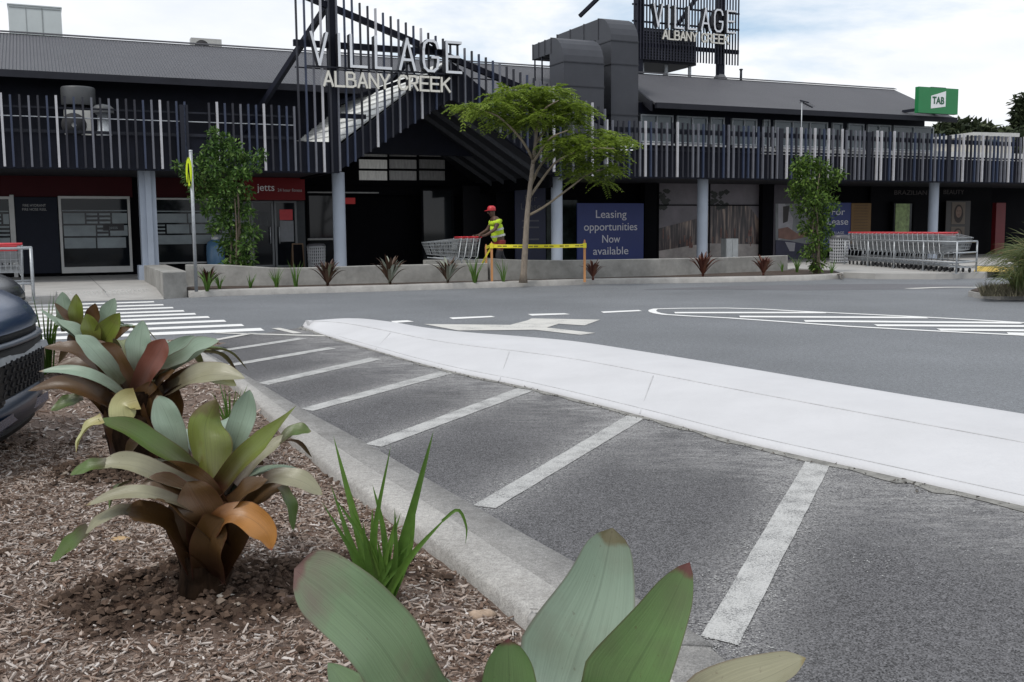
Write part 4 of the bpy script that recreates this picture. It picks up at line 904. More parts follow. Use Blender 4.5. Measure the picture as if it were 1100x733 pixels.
for k in range(4):
    tp = Y(244+random.uniform(-14,14), 175+random.uniform(-10,40), yy+random.uniform(-.3,.3)); bb = g0+Vector((random.uniform(-.1,.1),random.uniform(-.1,.1),0))
    m.tube([tuple(p) for p in catmull([tuple(bb),tuple(bb.lerp(tp,.5)+Vector((random.uniform(-.1,.1),0,0))),tuple(tp)],8)], np.linspace(.035,.01,8), 6)
m.build('trunk', BARK, SH)
# right shrub
g0 = G(879,294,.13); yy = g0.y
SH = thing('shrub', 'bright topped leafy shrub between the concrete wall and the right trolley row', 'shrub', g0)
m = MB(); sh = [(866,172,10,7),(860,180,11,8,-.2),(880,182,14,9,.1),(900,187,9,5,-.1),(893,192,9,6,.2),(864,194,14,11,-.2),(882,200,15,10,.3),(856,206,10,8,.1),(874,214,13,9,-.3),(892,218,10,9),(862,224,10,9,.2),(880,232,12,10,-.1),(868,244,10,9,.2),(888,246,8,9),(876,258,9,9,-.2),(884,268,8,9,.1),(868,272,7,8),(878,284,9,8)]
c,r_ = pxc(sh, yy, .8); leaf_cloud(m, c, r_, 4300, .105, seed=5, hollow=.1)
m.build('foliage', island_mat('bright_shrub_leaf', [(0,(.025,.055,.010)),(.45,(.06,.115,.018)),(.8,(.11,.19,.03)),(1,(.18,.27,.055))], .5, .25, .3), SH)
m = MB()
for k in range(4):
    tp = Y(876+random.uniform(-10,12), 195+random.uniform(-10,40), yy+random.uniform(-.3,.3)); bb = g0+Vector((random.uniform(-.08,.08),random.uniform(-.1,.1),0))
    m.tube([tuple(p) for p in catmull([tuple(bb),tuple(bb.lerp(tp,.5)+Vector((random.uniform(-.1,.1),0,0))),tuple(tp)],8)], np.linspace(.035,.01,8), 6)
m.build('trunk', BARK, SH)
# centre tree, feathery layered crown
g0 = G(563,303.2,.12); yy = g0.y
TR_ = thing('tree', 'slender young tree with layered feathery crown in front of the entry', 'tree', g0)
def yp(u,v,dy=0): return Y(u,v,yy+dy)
m = MB(); tk = [(562,304),(564,270),(566,235),(569,205),(572,180),(575,155),(577,138)]
m.tube(catmull([tuple(yp(*p)) for p in tk],20), [.082-.052*i/19+(.03 if i==0 else 0) for i in range(20)], 10); m.build('trunk', mat('pale_bark', (.21,.175,.14), .9, .35, 30, bump=.8, bscale=60, stretch=(1,1,.2)), TR_)
brs = [[(567,232),(585,222),(612,202),(634,186),(655,181)],[(569,212),(583,192),(600,172,-.4),(630,160,-.8),(660,160,-1.0)],[(570,200),(582,176,.4),(604,158,.9),(632,150,1.1)],
       [(573,172),(560,150,-.3),(535,125,-.6),(508,116,-.7)],[(575,155),(590,135,.4),(612,122,.8)],[(576,145),(568,122,.5),(548,108,.9)],[(577,138),(585,118,-.5),(600,108,-.9)],[(577,138),(572,112),(566,100)],[(572,176),(590,150,-.8),(610,140,-1.3)]]
m = MB()
for b in brs: m.tube(catmull([tuple(yp(*q)) for q in b],10), np.linspace(.038,.010,10), 6)
m.build('branch', mat('branch_bark', (.20,.165,.12), .9, .3, 20), TR_)
lay = [(545,102,18,7,-.3),(566,97,14,6,.3),(590,99,18,7,-.2),(536,113,22,6,-.6),(505,114,13,5,-.6),(520,120,16,5,.4),(568,112,22,7,.5),(598,112,22,8,.3),(618,116,14,8,-.3),(580,126,24,7,-.4),(552,127,18,6,.4),(612,130,16,6,.4),(538,133,10,5),(566,136,12,5,.2),
       (612,150,18,7,-.5),(640,145,18,6,.3),(660,152,13,7,-.3),(604,164,13,7,.4),(634,160,20,6,-.7),(655,166,10,6,.1),(596,154,10,7,-.6),(671,154,6,5),(618,172,10,5,.2),
       (642,180,15,6,-.2),(626,188,11,6,.4),(658,183,9,6,.2),(648,195,6,4),(614,182,6,4)]
c,r_ = pxc(lay, yy, 1.0)
r = np.random.default_rng(9); fv = []; w = np.array([a_*b_ for a_,_,b_ in r_]); w = w/w.sum()
for i in r.choice(len(c), 1500, p=w):
    d = r.normal(size=3); d /= np.linalg.norm(d); rr = np.array(r_[i]); p = np.array(c[i])+d*rr*(r.random()**.45)*1.02
    out = np.array((d[0],d[1],0))*.8+r.normal(size=3)*.45; out[2] = .05+.15*r.normal(); out /= np.linalg.norm(out); L_ = r.uniform(.24,.46)
    sd_ = np.cross(out,(0,0,1)); sd_ /= np.linalg.norm(sd_)
    for j in range(9):
        f = (j+.6)/9; b = p+out*L_*f+np.array((0,0,-.30*f*f*L_*1.4)); ll = L_*.30*(1-.55*abs(f-.4))
        for sg in (-1,1):
            t = sd_*sg*.9+out*.45+np.array((0,0,-.38+.2*r.normal())); t /= np.linalg.norm(t); q = np.cross(t,out); wv = np.cross(q,t); wv = wv/np.linalg.norm(wv)*ll*.21
            e = b+t*ll; fv += [b, b+t*ll*.5+wv, e, b+t*ll*.5-wv]
m = MB(); m.add(np.array(fv).tolist(), [(4*i,4*i+1,4*i+2,4*i+3) for i in range(len(fv)//4)]); m.build('crown', LEAFY, TR_)
# ------------------------------------------------------------------ strap leaves
def ribbon(mb, P, w, nh, fold=.22, n=18, k=6, tipr=.42, base=.7, point=.0, tpow=1.5, tex=.78, taper=0, seed=0.0, wave=.0):
    pts = catmull(P, n); pts = [Vector(p) for p in pts]; vs = []; at = []; NH = nh if isinstance(nh, list) else [nh]
    for i,p in enumerate(pts):
        f = i/(n-1); d = (pts[min(i+1,n-1)]-pts[max(i-1,0)]).normalized()
        x = f*(len(NH)-1); j = min(int(x),max(len(NH)-2,0)); h = Vector(NH[j]).lerp(Vector(NH[min(j+1,len(NH)-1)]), x-j)
        s = d.cross(h)
        if s.length < 1e-4: s = d.cross(Vector((1,0,.2)))
        s.normalize(); nrm = s.cross(d)
        if nrm.dot(h) < 0: s = -s; nrm = -nrm
        g = base+(1-base)*min(1,f/.45); g *= 1-taper*max(0,f-.45)/.55
        if f > 1-tipr:
            q = (f-(1-tipr))/tipr; g *= max(0,(1-q**tpow))**tex*(1-point*q) if q < 1 else 0
        wv = w*g
        for c in range(k+1):
            u = 2*c/k-1; vs.append(p+s*(u*wv/2)+nrm*((u*u)*fold*wv*(1-.4*f)+wave*math.sin(f*14+u*3+seed)*wv*.05*abs(u)))
            at.append((u, f, seed))
    fs = [(i*(k+1)+c, i*(k+1)+c+1, (i+1)*(k+1)+c+1, (i+1)*(k+1)+c) for i in range(n-1) for c in range(k)]
    # keep the face normals on the hinted side
    a,b_,c_ = vs[0],vs[1],vs[k+1]
    q0 = (Vector(b_)-Vector(a)).cross(Vector(c_)-Vector(a)); 
    if q0.dot(Vector(NH[0])) < 0: fs = [f[::-1] for f in fs]
    return mb.add(vs, fs, 0, True, at)
LM = {'centre': leaf_mat('leaf_centre', (.135,.185,.026), (.10,.10,.02), (.14,.18,.03), (.10,.06,.03), blot=(.085,.030,.016), blot_amt=.75),
      'olive': leaf_mat('leaf_olive', (.135,.17,.028), (.040,.015,.008), (.10,.10,.03), (.10,.06,.03)),
      'grey': leaf_mat('leaf_grey', (.25,.33,.25), (.05,.05,.024), (.25,.33,.25), (.20,.15,.10), blot_amt=.12),
      'dark': leaf_mat('leaf_maroon', (.082,.043,.014), (.022,.008,.004), (.09,.055,.025), (.10,.08,.03)),  # maroon leaf, base end darkened further for the shade inside the plant
      'beige': leaf_mat('leaf_beige', (.27,.26,.17), (.035,.018,.010), (.10,.12,.03), (.22,.18,.08), blot_amt=.15),
      'green': leaf_mat('leaf_green', (.075,.125,.022), (.06,.05,.02), (.13,.15,.05), (.12,.12,.04), blot_amt=.2),
      'yellow': leaf_mat('leaf_yellow', (.42,.42,.20), (.30,.26,.10), (.33,.34,.11), (.35,.22,.06), blot_amt=.1),
      'orange': leaf_mat('leaf_orange', (.42,.19,.045), (.075,.028,.012), (.40,.17,.04), (.30,.10,.05), blot_amt=.25),
      'red': leaf_mat('leaf_red', (.17,.055,.035), (.05,.02,.012), (.15,.05,.03), (.12,.03,.03), blot_amt=.3),
      'front': leaf_mat('leaf_front', (.17,.25,.13), (.12,.17,.09), (.17,.25,.13), (.16,.07,.05), blot=(.17,.11,.095), blot_amt=.8),
      'frontg': leaf_mat('leaf_front_green', (.125,.21,.075), (.10,.16,.06), (.12,.20,.08), (.16,.05,.05), blot=(.10,.095,.06), blot_amt=.5),
      'frontb': leaf_mat('leaf_front_blue', (.235,.31,.235), (.27,.33,.28), (.2,.28,.2), (.16,.14,.07), blot=(.18,.17,.13), blot_amt=.4)}
FACE = {'f':(0,-1,.35), 'b':(0,.8,.6), 'u':(0,-.6,.85), 'l':(-.8,-.4,.6), 'r':(.8,-.4,.6), 'ul':(.4,-.55,.85), 'ur':(-.4,-.55,.85)}
def bromeliad(label, base, z0, leaves, sc, org, trunk, filler=8, seed=1, fw=.09, fl=.55, group=None):
    """leaves: (material, facing, width, [(u,v,dy)...]) in zoomed pixels, sc = zoom, org = zoom origin"""
    b = G(*base, z0); root = thing('bromeliad', label, 'bromeliad', b, 0, group); yy = b.y
    def T(q): return Y(org[0]+q[0]/sc, org[1]+q[1]/sc, yy+(q[2] if len(q)>2 else 0))
    for i,L in enumerate(leaves):
        mt,fc,w,P = L[:4]; kw = dict(L[4]) if len(L)>4 else {}
        kw.setdefault('wave', .4 if mt == 'centre' else 1.0); mb = MB(); nh = FACE[fc] if isinstance(fc,str) else [FACE[x] for x in fc]
        ribbon(mb, [tuple(T(q)) for q in P], w/sc*yy/1100, nh, seed=random.random()*9, **kw)
        mb.build('leaf', LM[mt], root)
    r = random.Random(seed); crown = T(trunk[-1])
    for k in range(filler):
        a = math.pi*(.08+.84*(k+.5)/filler)+r.uniform(-.15,.15); o = Vector((math.cos(a),math.sin(a),0)); l = fl*r.uniform(.75,1.1); e = r.uniform(.15,.8)
        p0 = crown-Vector((0,0,.10)); p1 = p0+o*l*.4+Vector((0,0,l*(.3+e*.35))); p2 = p0+o*l*.85+Vector((0,0,l*(.25+e*.55))); p3 = p0+o*l*1.1+Vector((0,0,l*(.0+e*.6)))
        mb = MB(); ribbon(mb, [tuple(p) for p in (p0,p1,p2,p3)], fw*r.uniform(.8,1.15), tuple(-o*.4+Vector((0,0,1))), seed=r.random()*9)
        mb.build('leaf', LM[r.choice(['grey','olive','dark','grey','green'])], root)
    # sheathing leaf bases round the stem
    tp = [T(q) for q in trunk]; rd = [q[3]/sc*yy/1100 for q in trunk]
    m = MB().tube(catmull([tuple(p) for p in tp],14), [float(x[0]) for x in catmull([(a,0,0) for a in rd],14)], 16)
    for k in range(26):
        a = k*2.4; f = (k%13)/13*.8; i = f*(len(tp)-1); j = min(int(i),len(tp)-2); c = tp[j].lerp(tp[j+1],i-j); rr = rd[j]+(rd[j+1]-rd[j])*(i-j)
        o = Vector((math.cos(a),math.sin(a),0)); h = (tp[-1]-tp[0]).length*r.uniform(.25,.45)
        q = [c+o*rr*.85, c+o*(rr*1.10)+Vector((0,0,h*.6)), c+o*(rr*1.28)+Vector((0,0,h))]
        ribbon(m2 := MB(), [tuple(p) for p in q], rr*1.3, tuple(-o+Vector((0,0,.2))), n=6, fold=.5, tipr=.4, base=1.0); m.add(m2.v, m2.f, 0, True)
    m.build('stem', mat('bromeliad_stem', (.022,.013,.008), .95, .7, 25, spec=.08, bump=.8, bscale=40, stretch=(1,1,.3)), root)
    return root
# nearest whole plant
L1 = [('grey','f',110,[(452,340,.10),(425,230,.12),(390,140,.13),(362,82,.14)]),('grey','f',100,[(610,335,.10),(650,230,.12),(682,130,.13),(695,62,.12)]),
 ('grey','f',52,[(445,330,.16),(412,270,.17),(392,208,.17)]),('centre','b',178,[(550,385,-.03),(540,290,.0),(535,190,.03),(575,95,.05)],dict(tipr=.62,fold=.30,base=.62)),
 ('green',['ul','ul','u'],95,[(520,380,.0),(400,300,-.05),(265,212,-.08),(150,168,-.10)],dict(fold=.35)),('yellow',['u','l','l'],62,[(170,172,-.10),(120,195,-.12),(88,240,-.13),(72,290,-.14)],dict(base=.9)),
 ('beige','u',90,[(530,430,-.08),(420,395,-.12),(300,340,-.16),(210,328,-.18),(150,338,-.19)],dict(fold=.3)),('green','u',59,[(200,330,-.18),(120,340,-.2),(50,368,-.2)],dict(base=.9)),
 ('beige',['ul','u','u'],62,[(520,500,-.12),(400,455,-.2),(300,432,-.24),(200,445,-.25),(105,478,-.25)]),('green','l',60,[(270,392,-.05),(225,415,-.08),(205,450,-.09),(190,498,-.10)],dict(base=.8)),
 ('dark',['ul','u'],150,[(560,640,-.02),(520,540,-.10),(430,460,-.16),(350,425,-.2),(280,428,-.2)],dict(base=1.0,fold=.3)),
 ('dark','ul',95,[(540,690,-.02),(470,620,-.10),(400,545,-.16),(330,508,-.20),(250,496,-.22)],dict(base=1.2,tipr=.12)),('beige','u',51,[(290,500,-.2),(220,502,-.22),(150,538,-.23),(105,580,-.23)],dict(base=1.1)),('green','u',79,[(120,568,-.23),(60,615,-.23),(-20,680,-.22)],dict(base=.8)),
 ('dark','f',160,[(575,540,-.06),(520,450,-.07),(440,385,-.07),(360,325,-.08)],dict(base=1.0)),
 ('olive',['f','ur'],88,[(570,430,-.06),(670,320,-.08),(770,225,-.08),(862,118,-.08)],dict(point=.6,fold=.35)),('beige',['f','ur'],55,[(640,400,-.0),(710,320,.03),(790,255,.05),(850,225,.06)],dict(base=.9)),('green','ur',72,[(800,252,.05),(860,212,.06),(915,212,.07)],dict(base=.6)),
 ('dark','ur',100,[(560,560,-.08),(640,470,-.12),(700,415,-.14),(760,385,-.14)],dict(base=1.0)),('beige','u',83,[(740,388,-.12),(810,375,-.14),(890,395,-.15),(955,440,-.15)],dict(base=.7,fold=.15)),('green','r',62,[(800,410,-.05),(835,470,-.06),(850,568,-.06)],dict(base=.8)),
 ('dark','ur',113,[(600,560,-.0),(690,480,.02),(770,425,.03),(830,410,.03)],dict(base=1.0)),
 ('dark','f',120,[(560,730,-.06),(545,650,-.13),(560,580,-.16),(600,525,-.18)],dict(base=1.0,tipr=.1)),('orange',['f','u','f','f'],98,[(565,560,-.15),(620,512,-.18),(690,520,-.19),(755,575,-.2),(772,640,-.2)],dict(base=.7,tipr=.35,point=.3)),
 ('dark','f',125,[(550,715,-.03),(490,610,-.10),(450,510,-.12),(420,450,-.12)],dict(base=1.0)),('dark','f',120,[(566,715,-.03),(625,610,-.08),(660,520,-.08),(690,460,-.08)],dict(base=1.0)),
 ('dark','f',150,[(560,600,-.10),(545,520,-.14),(500,440,-.15),(470,392,-.15)],dict(base=1.0))]
bromeliad('large green and maroon bromeliad with an orange lower leaf in disturbed soil', (216,640), .10, L1, 3.3333, (60,400), [(525,800,0,95),(530,720,0,85),(545,620,0,90),(555,520,0,80),(555,440,0,50)], 9, 4, .10, .42)
L2 = [('grey','f',95,[(480,340,.05),(480,260,.08),(490,172,.10)],dict(tipr=.5)),('grey','f',92,[(545,360,.1),(600,290,.12),(668,226,.12)],dict(tipr=.5)),('grey','ur',100,[(540,370,-.02),(640,315,-.04),(700,272,-.05),(752,244,-.05)],dict(fold=.4)),
 ('grey','ul',79,[(420,390,-.1),(350,310,-.14),(300,255,-.16),(258,222,-.16)],dict(fold=.1,base=.8)),('dark','f',100,[(470,440,-.06),(420,370,-.08),(375,300,-.08),(335,255,-.07)],dict(tipr=.3)),('red','f',82,[(470,420,-.09),(510,340,-.10),(545,280,-.10),(565,236,-.10)],dict(tipr=.3)),
 ('dark',['ul','u'],67,[(420,420,0),(340,330,-.05),(250,272,-.08),(148,265,-.08)]),('dark',['ul','u'],77,[(430,440,0),(330,350,.05),(260,325,.05),(190,330,.05)]),('grey',['ul','u'],49,[(440,450,-.15),(380,400,-.2),(290,355,-.24),(210,345,-.25),(132,348,-.25)]),
 ('dark',['ul','u'],77,[(440,520,-.1),(370,465,-.2),(280,415,-.28),(190,398,-.3),(95,415,-.3)],dict(fold=.35)),('green','u',64,[(285,440,-.15),(235,455,-.18),(172,482,-.2)]),
 ('beige',['ur','u'],108,[(560,430,-.1),(640,385,-.15),(730,358,-.18),(840,372,-.2)]),('dark','ur',92,[(520,480,-.02),(600,410,-.05),(680,362,-.06),(760,345,-.06)],dict(fold=.4)),('yellow','u',60,[(650,375,-.1),(740,372,-.14),(810,398,-.16)],dict(base=.5)),
 ('dark','ur',77,[(520,430,-.1),(560,375,-.12),(600,345,-.12)]),('yellow',['f','u','f'],88,[(470,445,-.22),(425,462,-.25),(425,500,-.26),(432,528,-.26)],dict(base=.9,tipr=.4)),
 ('dark','f',150,[(480,640,-.06),(450,540,-.1),(420,470,-.12),(380,420,-.12)],dict(base=1.1)),('dark','f',150,[(480,640,-.06),(500,540,-.1),(510,450,-.12),(520,380,-.12)],dict(base=1.1)),('dark','ul',110,[(470,600,0),(400,500,-.05),(330,420,-.05),(260,372,-.05)],dict(base=1.0)),('dark','f',120,[(540,600,-.03),(570,500,-.06),(590,430,-.06),(610,400,-.06)],dict(base=1.0))]
bromeliad('middle bromeliad with red and brown upright leaves and one cream blade at front', (148,505), .10, L2, 3.188, (0,290), [(470,700,0,75),(465,620,0,85),(468,540,0,105),(475,470,0,85),(480,400,0,40)], 8, 6, .10, .5)
L3 = [('grey','f',54,[(215,310,.0),(205,240,.04),(196,186,.05)],dict(tipr=.4)),('olive','f',50,[(245,310,-.02),(242,250,-.02),(240,192,.0)],dict(tipr=.5)),('dark','f',50,[(275,330,-.04),(292,270,-.05),(300,222,-.05)]),('grey','f',56,[(310,320,.04),(340,260,.06),(362,206,.06)],dict(tipr=.4)),
 ('olive','f',72,[(310,370,-.1),(340,320,-.12),(378,252,-.12)],dict(tipr=.4,fold=.3)),('olive','f',60,[(300,360,-.13),(290,310,-.14),(272,255,-.13)],dict(tipr=.4)),('grey','ul',49,[(300,380,-.1),(250,315,-.15),(178,272,-.16)],dict(fold=.1)),('dark',['ul','u'],33,[(290,350,0),(230,285,-.03),(170,220,-.03)]),
 ('grey',['ul','u'],26,[(280,360,-.1),(220,310,-.15),(125,240,-.15)]),('dark','u',38,[(310,420,-.1),(240,370,-.15),(135,364,-.18)]),('grey','ur',56,[(320,370,.1),(380,320,.12),(420,290,.12)]),('dark','ur',56,[(320,390,.0),(370,330,.0),(410,300,.0)]),('dark','ul',77,[(300,420,0),(250,360,-.03),(215,320,-.03)]),('dark','f',80,[(300,430,-.05),(300,380,-.1),(290,340,-.1)]) ]
bromeliad('third bromeliad back along the bed, grey and olive blades beside the zebra crossing', (104,402), .10, L3, 2.93, (0,250), [(300,490,0,40),(300,430,0,45),(295,380,0,42),(295,340,0,20)], 7, 8, .09, .45)
# plant at the very front, cut by the frame
b0 = Vector((.02,1.62,.10)); FRB = thing('bromeliad', 'closest bromeliad with broad grey green leaves rising from the bottom edge', 'bromeliad', b0)
def fl_(mt, w, P, fc, **k):
    mb = MB(); ribbon(mb, [tuple(Y(u,v,y)) for u,v,y in P], w, fc, n=26, k=10, seed=random.random()*9, wave=.5, **k); mb.build('leaf', LM[mt], FRB)
core = (0.03,1.60,.50)
def FL(mt, w, P, fc, **k):
    mb = MB(); pts = [core]+[tuple(Y(u,v,y)) for u,v,y in P]; ribbon(mb, pts, w, fc, n=30, k=10, seed=random.random()*9, wave=.4, **k); mb.build('leaf', LM[mt], FRB)
FL('front', .128, [(470,770,1.42),(405,688,1.36),(355,640,1.33),(316,611,1.31)], (.35,-.7,.8), tipr=.20, base=.6, fold=.12, taper=.25, tpow=2.4, tex=.55)
FL('frontb', .205, [(600,760,1.72),(625,690,1.76),(645,630,1.79),(658,567,1.80)], (-.1,-1,.35), tipr=.10, base=.5, fold=.18, taper=.68, tpow=2, tex=.6)
FL('frontg', .135, [(650,770,1.52),(680,720,1.50),(712,664,1.49),(741,604,1.48)], (-.35,-1,.3), tipr=.16, base=.6, fold=.2, taper=.72, tpow=2, tex=.6)
FL('frontg', .105, [(548,790,1.40),(547,740,1.38),(546,686,1.37)], (0,-.9,.5), tipr=.2, base=.6, fold=.25, taper=.5, tpow=2.2, tex=.55)
FL('beige', .10, [(700,800,1.45),(780,748,1.40),(830,725,1.38),(866,707,1.37)], (-.2,-.5,1), tipr=.12, base=.6, taper=.7)
FL('front', .10, [(420,800,1.55),(385,760,1.55),(352,712,1.56)], (.4,-.6,.8), base=.6)
FL('frontb', .06, [(500,790,1.6),(485,755,1.62),(470,724,1.63)], (0,-1,.4), base=.6)
for k in range(12):
    a = 2*math.pi*k/12; o = Vector((math.cos(a),math.sin(a),0)); c = Vector(core)-Vector((0,0,.15)); l = .42
    mb = MB(); ribbon(mb, [tuple(c),tuple(c+o*l*.45+Vector((0,0,.13))),tuple(c+o*l*.9+Vector((0,0,.05))),tuple(c+o*l*1.1-Vector((0,0,.08)))], .10, tuple(-o*.4+Vector((0,0,1))), seed=k); mb.build('leaf', LM[['front','dark','olive'][k%3]], FRB)
MB().tube([(0.02,1.62,.08),(0.02,1.61,.3),(0.03,1.60,.55)],[.07,.09,.05],14).build('stem', MATS['bromeliad_stem'], FRB)
# ------------------------------------------------------------------ strap grass clumps
GRS = island_mat('strap_blade', [(0,(.055,.12,.018)),(.5,(.085,.175,.026)),(1,(.13,.22,.045))], .45, .4, .25)
def blade(mb, P, w, nh=(0,-1,.3)): ribbon(mb, P, w, nh, fold=.30, n=12, k=2, tipr=.75, base=.8, point=.3)
def clump(label, g, z0, n, h, w, spread, seed, m=None, name='grass_clump', cat='grass clump', group=None):
    c = G(*g, z0); r = random.Random(seed); mb = MB()
    for k in range(n):
        a = r.uniform(0,2*math.pi); o = Vector((math.cos(a),math.sin(a),0)); l = h*r.uniform(.55,1.08); s = spread*r.uniform(.1,1)
        p0 = c+o*h*.06*r.random(); p1 = p0+o*l*s*.35+Vector((0,0,l*.5)); p2 = p0+o*l*s*(.9+.4*s)+Vector((0,0,l*(1-.25*s*s)))
        blade(mb, [tuple(p0),tuple(p1),tuple(p2)], w, tuple(Vector((0,-.8,.3))-o*.3))
    mb.a = []; return tag(mb.build(name, m or GRS, thing=True), label, cat, group)
cl = G(408,648,.10); yy = cl.y; mb = MB()
for P,w in (([(405,645),(385,570,.05),(358,468,.08)],13),([(410,645),(402,580,0),(420,478,-.02)],9),([(415,648),(440,560,-.05),(466,462,-.06)],13),([(412,648),(440,600,-.1),(482,553,-.12)],9),([(405,640),(380,590,0),(355,520,.02)],9),([(400,640),(400,590,.05),(400,545,.06)],9),
   ([(418,640),(412,570,.03),(400,520,.04)],8),([(420,645),(440,590,.05),(447,530,.06)],9),([(398,640),(382,600,-.05),(345,538,-.06)],8),([(415,645),(425,600,-.05),(424,545,-.06)],8),([(408,646),(385,610,.04),(366,560,.05)],7),([(420,645),(432,605,.03),(440,575,.03)],7),([(475,560,-.12),(492,548,-.12),(501,566,-.12),(500,585,-.12)],4),([(405,645),(395,600,-.04),(390,560,-.05)],8),([(402,640),(380,600,.03),(372,575,.03)],7)):
    blade(mb, [tuple(Y(q[0],q[1],yy+(q[2] if len(q)>2 else 0))) for q in P], w*yy/1100)
r = random.Random(41)
for k in range(13):
    u = 408+r.uniform(-10,12); tu = u+r.gauss(0,34); tv = r.uniform(520,600); dy = r.uniform(-.08,.10)
    blade(mb, [tuple(Y(u,646,yy)),tuple(Y(u+(tu-u)*.4,646+(tv-646)*.55,yy+dy*.5)),tuple(Y(tu,tv,yy+dy))], r.uniform(5,9)*yy/1100)
mb.a = []; tag(mb.build('grass_clump', GRS, thing=True), 'bright green strap leaf clump at the kerb in the foreground', 'grass clump')
clump('tall strap leaf clump growing between the parked cars and the bromeliads', (52,402), .1, 34, .72, .022, .42, 3)
clump('strap leaf clump half hidden behind the orange leafed bromeliad', (248,470), .1, 16, .34, .016, .4, 6)
for k,(u,v,n,h,s,lab) in enumerate(((223,313,18,.55,.7,'green clump at the base of the crossing sign pole'),(297,309.3,22,.50,.5,'bright clump in the strip left of the brown tuft'),(318,308.8,14,.62,.35,'brown tipped narrow clump left of the small bromeliads'),(510,304.3,26,.62,.55,'full green clump left of the front wooden stake'),(541,303.3,12,.55,.45,'thin clump between the front stake and the slender tree'),
    (856,293,18,.55,.6,'green clump beside the right end of the concrete wall'),(269,310.5,12,.38,.5,'tiny bright clump right of the tall shrub'),(893,294.5,10,.42,.6,'wispy clump at the right tip of the garden strip'),(840,292.5,10,.32,.7,'low clump in front of the wall end'),(236,311,14,.40,.7,'dull clump right of the sign pole'))):
    clump(lab, (u,v), .12, n, h, .022, s, 20+k)
# small bromeliads in the far strip
SMB = island_mat('maroon_leaf', [(0,(.035,.014,.010)),(.5,(.06,.024,.014)),(.8,(.085,.05,.028)),(1,(.16,.17,.11))], .5, .4)
RSB = island_mat('rust_leaf', [(0,(.05,.014,.010)),(.6,(.10,.030,.018)),(1,(.15,.07,.04))], .5, .4)
SMG = island_mat('silver_leaf', [(0,(.045,.022,.014)),(.55,(.075,.04,.022)),(.75,(.22,.24,.19)),(1,(.34,.37,.31))], .5, .4)
for k,(u,v,h,m_,lab) in enumerate(((352,308.3,.62,SMB,'dark maroon bromeliad near the round grey column'),(419,306.6,.66,SMG,'silver tipped bromeliad in the middle of the low wall'),(481,305,.62,SMG,'silver tipped bromeliad below the nested trolleys'),(637,301,.50,RSB,'dark red bromeliad right of the right hand stake'),
    (755,298,.66,RSB,'rust red bromeliad below the second round column'),(820,297,.56,RSB,'rust red bromeliad near the right end of the wall'),(224,311,.50,SMB,'brown bromeliad between sign pole and tall shrub'))):
    c = G(u,v,.12); r = random.Random(50+k); mb = MB()
    for j in range(30):
        a = j*2.4; f = j/30; o = Vector((math.cos(a),math.sin(a),0)); l = h*r.uniform(.75,1.05); e = .25+.75*f
        p0 = c+Vector((0,0,.04)); e = min(1,e+.15*r.random()); p1 = p0+o*l*.35*(1-.6*e)+Vector((0,0,l*(.3+.2*e))); p2 = p0+o*l*.68*(1-.65*e)+Vector((0,0,l*(.45+.35*e))); p3 = p0+o*l*.95*(1-.65*e)+Vector((0,0,l*(.42+.55*e)))
        ribbon(mb, [tuple(p) for p in (p0,p1,p2,p3)], (.07 if k < 3 else .06)*h/.6, tuple(-o*.4+Vector((0,0,1))), n=9, k=2, tipr=.5, base=.9, fold=.3)
    mb.tube([tuple(c),tuple(c+Vector((0,0,.12)))],[.03,.025],8); mb.a = []
    tag(mb.build('bromeliad', m_, thing=True), lab, 'bromeliad', 'small bromeliads in the far garden strip')
# right foreground grass on its island
isl = [G(*p) for p in [(1040,318.5),(1052,321),(1075,322.3),(1110,323),(1160,322),(1160,309),(1110,306.5),(1068,311),(1050,314.5)]]
m = MB().prism([(p.x,p.y,-.02) for p in isl][::-1], (0,0,.12)); struct('garden_island', m, CONC)
c0 = sum(isl,Vector((0,0,0)))/len(isl); m = MB().flat([(c0.x+(p.x-c0.x)*.95,c0.y+(p.y-c0.y)*.88,.115) for p in isl]); struct('island_soil', m, SOIL)
LOM = island_mat('dull_blade', [(0,(.05,.075,.022)),(.5,(.085,.11,.035)),(.85,(.14,.155,.06)),(1,(.26,.23,.11))], .5, .4, .2)
mb = MB(); r = random.Random(77)
for (u,v,n_,h) in ((1112,317,420,1.25),(1096,318,200,.75),(1128,316,420,1.4),(1150,316,260,1.3)):
    c = G(u,v,.1)
    for k in range(n_):
        a = r.uniform(0,2*math.pi); o = Vector((math.cos(a),math.sin(a),0)); l = h*r.uniform(.6,1.15); s = .85*r.uniform(.05,1)**.8; p0 = c+o*.12*r.random(); j = Vector((r.gauss(0,.06),r.gauss(0,.06),0))
        p1 = p0+o*l*s*.28+Vector((0,0,l*(.62-.12*s)))+j; p2 = p0+o*l*s*.68+Vector((0,0,l*(.86-.42*s)))+j*1.6; p3 = p0+o*l*s*1.0+Vector((0,0,l*(.88-.95*s*s)))+j*2
        blade(mb, [tuple(p0),tuple(p1),tuple(p2),tuple(p3)], .016, tuple(Vector((0,-.8,.3))-o*.3))
mb.a = []; tag(mb.build('grass_tussock', LOM, thing=True), 'big arching grass tussock on the small island at the right edge', 'grass')
mb = MB(); r = random.Random(5)
for k in range(900):
    p = G(1054+r.random()*55, 316.5+r.uniform(-1.2,2.2), .1); l = r.uniform(.10,.26); o = Vector((r.uniform(-1,1),r.uniform(-1,1),0))*l*.8; q = p+o+Vector((0,0,l)); w = Vector((.012,0,0)); mb.add([p-w,p+w,q],[(0,1,2)])
tag(mb.build('ground_cover', island_mat('dry_cover', [(0,(.05,.045,.03)),(1,(.13,.12,.08))], .9), kind='stuff'), 'low dry ground cover at the tip of the right garden island', 'ground cover')
